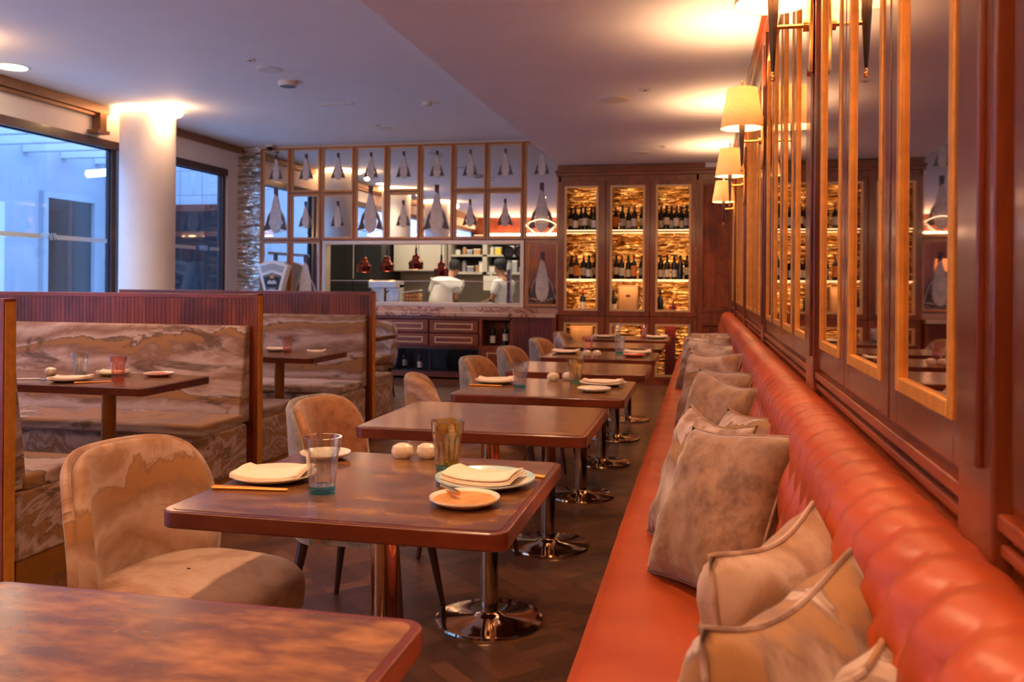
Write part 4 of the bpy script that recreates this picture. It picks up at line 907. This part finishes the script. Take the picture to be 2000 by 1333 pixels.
MB().box(-0.45, 0.40, -0.35, 0.14, 0, 0.85).build('carcass', 'kitchen', wcab); 
for k in range(2): MB().box(-0.44+k*0.42, -0.03+k*0.42, -0.37, -0.35, 0.01, 0.84).build('door', 'kitchen', wcab, bevel=0.004)
sh = thing('kitchen_shelves', 'open kitchen shelf unit filled with boxes and jars behind the cooks', 'shelf', (-3.35, 13.4, 1.42))
MB().box(-0.55, 0.75, 0.15, 0.19, -0.02, 0.85).build('back_panel', 'trouser', sh)
MB().box(-0.55, 0.75, -0.2, 0.18, -0.04, 0.0).box(-0.55, 0.75, -0.2, 0.18, 0.24, 0.27).box(-0.55, 0.75, -0.2, 0.18, 0.52, 0.55).box(-0.58, -0.54, -0.2, 0.18, -0.04, 0.85).box(-0.02, 0.05, -0.2, 0.18, -0.04, 0.85).box(0.74, 0.78, -0.2, 0.18, -0.04, 0.85).build('frame', 'kitchen', sh)
rnd = random.Random(5); cnt = 0
for zi, z in enumerate((1.4205, 1.6905)):
    x = -3.85
    while x < -2.68:
        if -3.42 < x < -3.28: x = -3.28
        w_ = rnd.uniform(0.05, 0.11); hh = rnd.uniform(0.08, 0.19); kind = rnd.random()
        mt = rnd.choice(['white', 'yellow' if x > -3.3 else 'steel', 'label_grey', 'cork_wood', 'white', 'black'])
        if zi == 1 and x > -3.28 and x < -3.0: mt = 'yellow'
        cnt += 1; wh = '%s of the goods counted along the two kitchen shelves' % ORD[cnt-1]
        if kind < 0.5:
            t = thing('storage_box', '%s box, %s' % ({'white': 'white', 'yellow': 'yellow', 'label_grey': 'grey', 'cork_wood': 'brown', 'black': 'black', 'steel': 'steel'}[mt], wh), 'box', (x+w_/2, 13.32, z), 0, 'goods on the kitchen shelves')
            MB().box(-w_/2, w_/2, -0.06, 0.06, 0, hh*0.85).build('box_body', mt, t, bevel=0.004); MB().box(-w_/2-0.002, w_/2+0.002, -0.062, 0.062, hh*0.85, hh).build('lid', 'white' if mt != 'white' else 'label_grey', t)
        else:
            t = thing('storage_jar', '%s jar, %s' % ({'white': 'white', 'yellow': 'yellow', 'label_grey': 'grey', 'cork_wood': 'brown', 'black': 'black', 'steel': 'steel'}[mt], wh), 'jar', (x+w_/2, 13.32, z), 0, 'goods on the kitchen shelves')
            r = w_/2; MB().lathe([(r*0.9, 0), (r, 0.01), (r, hh*0.8), (r*0.7, hh*0.88)], 18).build('jar_body', mt, t); MB().lathe([(r*0.72, hh*0.88), (r*0.75, hh), (0, hh)], 18).build('lid', 'steel', t)
        x += w_+rnd.uniform(0.01, 0.03)
# copper heat lamps
def heat(x, y, zb, label):
    t = thing('heat_lamp', label, 'pendant lamp', (x, y, zb), 0, 'copper heat lamps over the pass')
    MB().lathe([(0.098, 0.0), (0.103, 0.02), (0.098, 0.05), (0.106, 0.075), (0.10, 0.10), (0.072, 0.125), (0.055, 0.15), (0.05, 0.17), (0.055, 0.18), (0.04, 0.205), (0.012, 0.22), (0, 0.22)], 32, cap=False).build('shade', M['copper'], t)
    MB().tube([(0, 0, 0.21), (0, 0, 0.30)], 0.016, 10).tube([(0, 0, 0.28), (0, 0, 2.5-zb)], 0.006, 8).build('cord', 'black', t)
    MB().lathe([(0, 0.015), (0.03, 0.03), (0.03, 0.06), (0, 0.08)], 14).build('bulb', 'bulb', t)
M['copper'] = plain('dark_copper', (0.16, 0.030, 0.020), 0.12, 0.9, 0.1)
heat(-4.69, 11.6, 1.385, 'copper heat lamp furthest left over the pass'); heat(-4.35, 11.6, 1.40, 'second copper heat lamp from the left')
heat(-3.92, 11.6, 1.43, 'third copper heat lamp from the left'); heat(-3.55, 11.6, 1.33, 'copper heat lamp furthest right, in front of the cook in white')
# espresso / grinder block
es = thing('coffee_machine', 'bright metal coffee machine at the left of the worktop', 'coffee machine', (-4.42, 11.75, 0.901))
MB().box(-0.22, 0.20, -0.12, 0.22, 0, 0.06).box(-0.22, -0.02, 0.0, 0.22, 0.06, 0.32).box(0.0, 0.20, 0.0, 0.22, 0.06, 0.32).box(-0.22, 0.20, -0.12, 0.22, 0.26, 0.36).build('body', 'steel', es, bevel=0.012)
MB().tube([(-0.16, -0.10, 0.22), (-0.16, -0.22, 0.20)], 0.012, 8).tube([(0.08, -0.10, 0.22), (0.08, -0.22, 0.20)], 0.012, 8).build('handle', 'black', es)
MB().tube([(-0.01, -0.11, 0.25), (-0.01, -0.14, 0.10)], 0.006, 8).build('steam_wand', 'steel', es)
MB().tube([(-0.2, -0.1, 0.37), (0.18, -0.1, 0.37)], 0.006, 6).build('cup_rail', 'brass', es)
for k in range(4):
    tr = thing('egg_tray', 'cardboard egg tray in the stack on the pass, %s from the bottom' % ORD[k], 'egg tray', (-3.93, 11.48, 0.925+k*0.05), 0.1, 'stacked egg trays')
    MB().box(-0.12, 0.12, -0.10, 0.10, 0, 0.022).build('tray', 'cork_wood', tr, bevel=0.004); mb = MB()
    for i in range(5):
        for j in range(4): mb.lathe([(0, 0.006), (0.018, 0.014), (0.021, 0.028), (0.015, 0.042), (0, 0.048)], 10, (-0.096+i*0.048, -0.075+j*0.05, 0))
    mb.build('eggs', 'bread', tr)
    tr.location.z = 0.902+k*0.05
lid = MB().box(-0.13, 0.13, -0.11, 0.11, 0, 0.012).build('tray_lid', 'white', loc=(-3.94, 11.48, 1.115)); lid.rotation_euler = (0, -0.14, 0.1); tag(lid, 'tilted pale lid on top of the egg trays', 'lid')
tag(MB().box(-3.46, -3.38, 11.5, 11.58, 0.901, 1.09).build('white_carton', 'white', bevel=0.004), 'white carton beside the first cook', 'carton')
ml = thing('pepper_mill', 'tall red-brown wooden pepper mill standing at the right of the pass', 'pepper mill', (-2.545, 11.42, 0.901))
MB().lathe([(0.042, 0), (0.045, 0.03), (0.032, 0.05), (0.043, 0.08), (0.030, 0.11), (0.036, 0.14), (0.028, 0.20), (0.030, 0.36), (0.036, 0.44), (0.030, 0.47), (0.036, 0.50), (0.02, 0.53), (0, 0.535)], 24).build('wooden_body', 'edge', ml)
MB().lathe([(0.006, 0.53), (0.010, 0.545), (0, 0.555)], 12).build('metal_knob', 'steel', ml)
bw = thing('domed_lid', 'dark domed pan lid lying on the pass', 'pan lid', (-2.82, 11.48, 0.901)); MB().lathe([(0.16, 0), (0.158, 0.01), (0.13, 0.06), (0.07, 0.09), (0, 0.10)], 32).build('dome', 'dark_metal', bw); MB().lathe([(0.012, 0.10), (0.02, 0.12), (0, 0.125)], 12).build('knob', 'black', bw)
tag(MB().box(-3.35, -3.10, 13.185, 13.195, 1.13, 1.36).box(-3.24, -3.22, 13.19, 13.20, 1.36, 1.40).build('order_sheets', 'white'), 'white paper sheet hanging between the two cooks', 'paper')
rk = thing('pan_rack', 'rail of hanging dark pans at the right of the kitchen', 'pan rack', (-2.55, 12.2, 1.95)); MB().tube([(-0.28, 0, 0), (0.3, 0, 0)], 0.01, 8).tube([(-0.25, 0, 0), (-0.25, 0, 0.55)], 0.006, 6).tube([(0.28, 0, 0), (0.28, 0, 0.55)], 0.006, 6).build('rail', 'steel', rk)
for k in range(3):
    pn = thing('frying_pan', 'dark frying pan on the kitchen rail, %s from left' % ORD[k], 'pan', (-2.72+k*0.17, 12.17, 1.94), 0.2*k, 'hanging pans')
    MB().tube([(0, 0, 0), (0, 0, -0.16)], [0.008, 0.01], 8).build('handle', 'black', pn); q = MB().lathe([(0.07, 0), (0.09, 0.03), (0.086, 0.03), (0.067, 0.003), (0, 0.003)], 24).build('bowl', 'dark_metal', pn); q.matrix_local = Matrix.Translation((0, 0, -0.25)) @ Matrix.Rotation(PI/2, 4, 'X')

# ------------------------------------------------------------------ people
def skin(name, verts, edges, radii, m, parent=None, root=0, sub=2):
    me = bpy.data.meshes.new(name); me.from_pydata(verts, edges, []); o = bpy.data.objects.new(name, me); COL.objects.link(o)
    md = o.modifiers.new('skin', 'SKIN'); md.use_smooth_shade = True
    if not me.skin_vertices: 
        bpy.context.view_layer.objects.active = o
    for i, r in enumerate(radii):
        r = r if isinstance(r, tuple) else (r, r); me.skin_vertices[0].data[i].radius = r
    me.skin_vertices[0].data[root].use_root = True
    ss = o.modifiers.new('sub', 'SUBSURF'); ss.levels = sub; ss.render_levels = sub
    dg = bpy.context.evaluated_depsgraph_get(); nm_ = bpy.data.meshes.new_from_object(o.evaluated_get(dg)); bpy.data.objects.remove(o)
    nm_.materials.clear(); nm_.materials.append(M[m]); nm_.shade_smooth(); o = bpy.data.objects.new(name, nm_); COL.objects.link(o)
    if parent: o.parent = parent
    return o
def person(label, x, y, rz, lean, J, hat, s=1.0, wide=1.0):
    """local: faces +y. J: dict of elbow/hand positions (x right)"""
    p = thing('person', label, 'person', (x, y, 0), rz); p.scale = (s, s, s)
    sh = 1.36; L = lean
    def sp(z): return (L[0]*max(0, z-0.95), L[1]*max(0, z-0.95))
    def P(x_, y_, z): a = sp(z); return (x_+a[0], y_+a[1], z)
    hx, hy = J.get('head', (0, 0))
    V = [P(0, 0, 0.95), P(0, 0, 1.12), P(0, -0.01, 1.30), P(0, -0.01, sh+0.04), P(0, 0.01, 1.46)]; R = [(0.15, 0.11), (0.135, 0.10), (0.165, 0.115), (0.11, 0.08), (0.055, 0.055)]
    hd = P(hx, hy+0.02, 1.56); V += [hd, (hd[0]+hx*0.3, hd[1]+0.01+hy*0.3, 1.64), (hd[0]+hx*0.3, hd[1]+hy*0.3, 1.71)]; R += [(0.072, 0.085), (0.08, 0.095), (0.05, 0.055)]
    Ed = [(0, 1), (1, 2), (2, 3), (3, 4), (4, 5), (5, 6), (6, 7)]
    arms = []
    for s_, el, ha in ((1, J['re'], J['rh']), (-1, J['le'], J['lh'])):
        k = len(V); S0 = P(s_*0.175, -0.01, sh); V += [S0, el, ha]; R += [(0.062, 0.062), (0.042, 0.042), (0.026, 0.026)]; Ed += [(3, k), (k, k+1), (k+1, k+2)]
        d = (Vector(ha)-Vector(el)).normalized(); palm = Vector(ha)+d*0.075; V.append(tuple(palm)); R.append((0.036, 0.018)); Ed.append((k+2, k+3))
        arms.append((S0, el, ha, palm, d, s_))
    for s_ in (1, -1):
        k = len(V); V += [(s_*0.09, 0, 0.88), (s_*0.10, 0.02, 0.48), (s_*0.10, -0.01, 0.09), (s_*0.11, 0.12, 0.035)]; R += [(0.085, 0.09), (0.055, 0.06), (0.038, 0.042), (0.035, 0.03)]
        Ed += [(0, k), (k, k+1), (k+1, k+2), (k+2, k+3)]
    body = skin('body', V, Ed, R, 'porcelain', p)
    # hands: five separate fingers rooted in the palm
    for S0, el, ha, palm, d, s_ in arms:
        side = d.cross(Vector((0, 0, 1))); side = side.normalized() if side.length > 0.1 else Vector((1, 0, 0)); dn = Vector((0, 0, -1))
        for f, (off, ln) in enumerate(((-0.026, 0.068), (-0.009, 0.078), (0.009, 0.072), (0.026, 0.056))):
            a = palm+side*off; b_ = a+d*ln*0.55+dn*0.008; c_ = b_+d*ln*0.3+dn*0.022; mbf = MB().tube([a-d*0.02, a, b_, c_], [0.009, 0.0088, 0.008, 0.006], 8); mbf.build('finger', 'porcelain', body)
        a = palm-d*0.045+side*(-s_)*0.03; MB().tube([a, a+side*(-s_)*0.022+d*0.02, a+side*(-s_)*0.028+d*0.05+dn*0.008], [0.010, 0.0095, 0.007], 8).build('thumb', 'porcelain', body)
    # face
    hc = Vector(hd); fz = Vector((0, 1, 0)); Hh = Vector((hd[0], hd[1]+0.01, 1.62))
    for sx in (-1, 1):
        MB().lathe([(0, -0.010), (0.009, -0.004), (0.009, 0.004), (0, 0.010)], 10, (Hh.x+sx*0.03, Hh.y+0.082, 1.625)).build('eye', 'white', body)
        MB().lathe([(0, -0.03), (0.012, -0.015), (0.014, 0.01), (0, 0.03)], 10, (Hh.x+sx*0.082, Hh.y-0.01, 1.61)).build('ear', 'porcelain', body)
    MB().tube([(Hh.x, Hh.y+0.085, 1.635), (Hh.x, Hh.y+0.108, 1.60), (Hh.x, Hh.y+0.09, 1.59)], [0.007, 0.012, 0.008], 8).build('nose', 'porcelain', body)
    MB().tube([(Hh.x-0.022, Hh.y+0.084, 1.562), (Hh.x, Hh.y+0.090, 1.560), (Hh.x+0.022, Hh.y+0.084, 1.562)], 0.005, 6).build('mouth', 'red', body)
    # hair
    MB().lathe([(0.088, -0.06), (0.097, -0.01), (0.095, 0.04), (0.075, 0.085), (0.04, 0.105), (0, 0.11)], 24, (Hh.x, Hh.y-0.028, 1.645)).build('hair', 'hair', p)
    if hat: MB().lathe([(0.100, 0.02), (0.112, 0.04), (0.113, 0.075), (0.09, 0.115), (0.04, 0.13), (0, 0.132)], 24, (Hh.x, Hh.y-0.02, 1.645)).build('cap', 'trouser' if hat == 1 else 'label_grey', p)
    # shirt and trousers
    SV = [P(0, 0, 0.90), P(0, 0, 1.10), P(0, -0.01, 1.28), P(0, -0.01, sh+0.03), P(0, 0.0, 1.43)]; SR = [(0.185, 0.14), (0.175, 0.135), (0.20, 0.14), (0.14, 0.10), (0.07, 0.065)]; SE = [(0, 1), (1, 2), (2, 3), (3, 4)]
    for S0, el, ha, palm, d, s_ in arms:
        k = len(SV); q = Vector(S0)*0.25+Vector(el)*0.75; SV += [S0, tuple(q)]; SR += [(0.085, 0.085), (0.070, 0.070)]; SE += [(3, k), (k, k+1)]
    SR = [(a*wide, b*wide) for a, b in SR]
    skin('shirt', SV, SE, SR, 'shirt', p)
    TV = [P(0, 0, 0.96), (0.10, 0, 0.84), (0.105, 0.02, 0.48), (0.105, -0.01, 0.08), (-0.10, 0, 0.84), (-0.105, 0.02, 0.48), (-0.105, -0.01, 0.08)]
    skin('trousers', TV, [(0, 1), (1, 2), (2, 3), (0, 4), (4, 5), (5, 6)], [(0.17, 0.125), (0.10, 0.105), (0.07, 0.075), (0.06, 0.065), (0.10, 0.105), (0.07, 0.075), (0.06, 0.065)], 'trouser', p)
    MB().lathe([(0.185, 0.93), (0.19, 0.945), (0.19, 0.965), (0.185, 0.98)], 24).build('apron_strings', 'trouser', p).scale = (1, 0.76, 1)
    MB().prism([(-0.16, 0.98), (0.16, 0.98), (0.18, 0.45), (-0.18, 0.45)], 0.135, 0.142, 'y').build('apron', 'trouser', p)
    for s_ in (1, -1): MB().box(s_*0.11-0.045, s_*0.11+0.045, -0.06, 0.19, 0.0, 0.075).build('shoe', 'black', p, bevel=0.02)
    return p
person('cook in white T-shirt seen from behind, bending over the worktop', -3.90, 12.48, 0.0, (0.34, 0.30), {'head': (0.04, 0.05), 're': (0.34, 0.02, 1.10), 'rh': (0.26, 0.24, 0.98), 'le': (-0.12, 0.10, 1.10), 'lh': (-0.02, 0.30, 1.0)}, 0, 0.915, 1.28)
person('cook in white shirt and dark cap standing in profile at the right of the pass', -2.88, 12.62, 1.1, (0.0, 0.08), {'head': (0, 0.03), 're': (0.25, 0.05, 1.10), 'rh': (0.20, 0.30, 1.08), 'le': (-0.25, 0.05, 1.10), 'lh': (-0.16, 0.30, 1.05)}, 1, 0.91)

# ------------------------------------------------------------------ courtyard beyond the windows
struct('ground_courtyard', MB().box(-16, XL-0.1, -12, 24, -0.12, -0.02).box(XL-0.1, 4, -12, YR-0.1, -0.12, -0.02), 'paving')
struct('wall_courtyard', MB().box(-12.3, -12.0, -8, 24, -0.02, 5.2), 'concrete')
struct('wall_courtyard_end', MB().box(-12.0, XL-0.15, 16.0, 16.2, -0.02, 5.2), 'tile')
pf2 = thing('blue_panel_door', 'pale panelled door in the courtyard wall seen through the large window', 'door', (-12.0, 12.2, 0))
MB().frame(-0.85, 0.75, -0.02, 2.6, 0.14, 0.0, 0.08, 'x').build('door_frame', 'beam', pf2); MB().box(0.0, 0.04, -0.7, 0.6, 0, 2.46).build('door_leaf', 'concrete', pf2)
for i, (yy, wd_, lb) in enumerate(((14.6, 1.5, 'dark glazed courtyard door right of the pale panel'), (9.3, 2.0, 'dark courtyard shopfront at the left edge of the large window'))):
    dk = thing('glazed_door', lb, 'door', (-12.0, yy, 0)); MB().frame(-wd_/2, wd_/2, -0.02, 2.9, 0.12, 0, 0.1, 'x').build('frame', 'darkleg' if i else 'concrete', dk)
    MB().box(0.0, 0.02, -wd_/2+0.1, wd_/2-0.1, 0, 2.8).build('dark_pane', 'black_glass', dk); MB().box(0.02, 0.06, -0.04, 0.04, 0, 2.8).build('mullion', 'darkleg', dk)
ew = thing('glazed_door', 'brown-framed glazed door in the tiled end wall through the small window', 'door', (-10.2, 16.0, 0))
MB().frame(-0.75, 0.75, -0.02, 2.8, 0.14, -0.10, 0).box(-0.75, 0.75, -0.1, 0, 2.15, 2.25).build('frame', 'edge', ew); MB().box(-0.65, 0.65, -0.03, 0, 0, 2.7).build('dark_pane', 'black_glass', ew)
for k in range(13):
    y = 4.0+k*0.95
    b = MB().box(-12.0, XL-0.16, -0.07, 0.07, 3.35+0.02*k, 3.55+0.02*k).build('overhead_beam', 'beam', loc=(0, y, 0), bevel=0.01)
    tag(b, 'pale horizontal beam of the courtyard canopy, %s from the camera' % (ORD[k] if k < 10 else 'number %d' % (k+1)), 'beam', 'courtyard canopy beams')
sl = thing('outdoor_lamp', 'bright cylindrical lamp hanging under the courtyard beams', 'outdoor lamp', (-9.7, 12.55, 3.0))
MB().tube([(-0.25, 0, 0), (0.15, 0, 0.02)], 0.06, 14).build('lamp_tube', emit('outdoor_lamp_white', (0.8, 0.92, 1.0), 5), sl); MB().tube([(0.15, 0, 0.02), (0.3, 0, 0.02)], 0.07, 12).tube([(0.2, 0, 0.05), (0.2, 0, 0.6)], 0.015, 8).build('bracket', 'dark_metal', sl)
hg = thing('hedge_plant', 'leafy green shrub outside at the left edge of the large window', 'plant', (-8.6, 8.35, -0.02)); rnd = random.Random(2)
MB().lathe([(0.2, 0), (0.26, 0.45), (0.24, 0.45), (0.2, 0.4), (0, 0.4)], 24).build('pot', 'dark_metal', hg); mb = MB()
for k in range(900):
    a = rnd.uniform(0, 6.28); z = rnd.uniform(0.45, 1.75); r = (0.32*math.sin((z-0.3)/1.6*PI)+0.08)*rnd.random()**0.4; c_ = Vector((r*math.cos(a), r*math.sin(a), z)); d = Vector((rnd.uniform(-1, 1), rnd.uniform(-1, 1), rnd.uniform(-0.4, 1))).normalized()*0.07; e = d.cross(Vector((rnd.uniform(-1, 1), rnd.uniform(-1, 1), rnd.uniform(-1, 1)))).normalized()*0.022
    mb.add([c_-d, c_+e, c_+d, c_-e], [(0, 1, 2, 3)])
lv = mb.build('foliage', 'leaf', hg, recalc=False); MB().tube([(0, 0, 0.4), (0.02, 0, 1.3)], [0.025, 0.01], 8).build('stem', 'darkleg', hg)
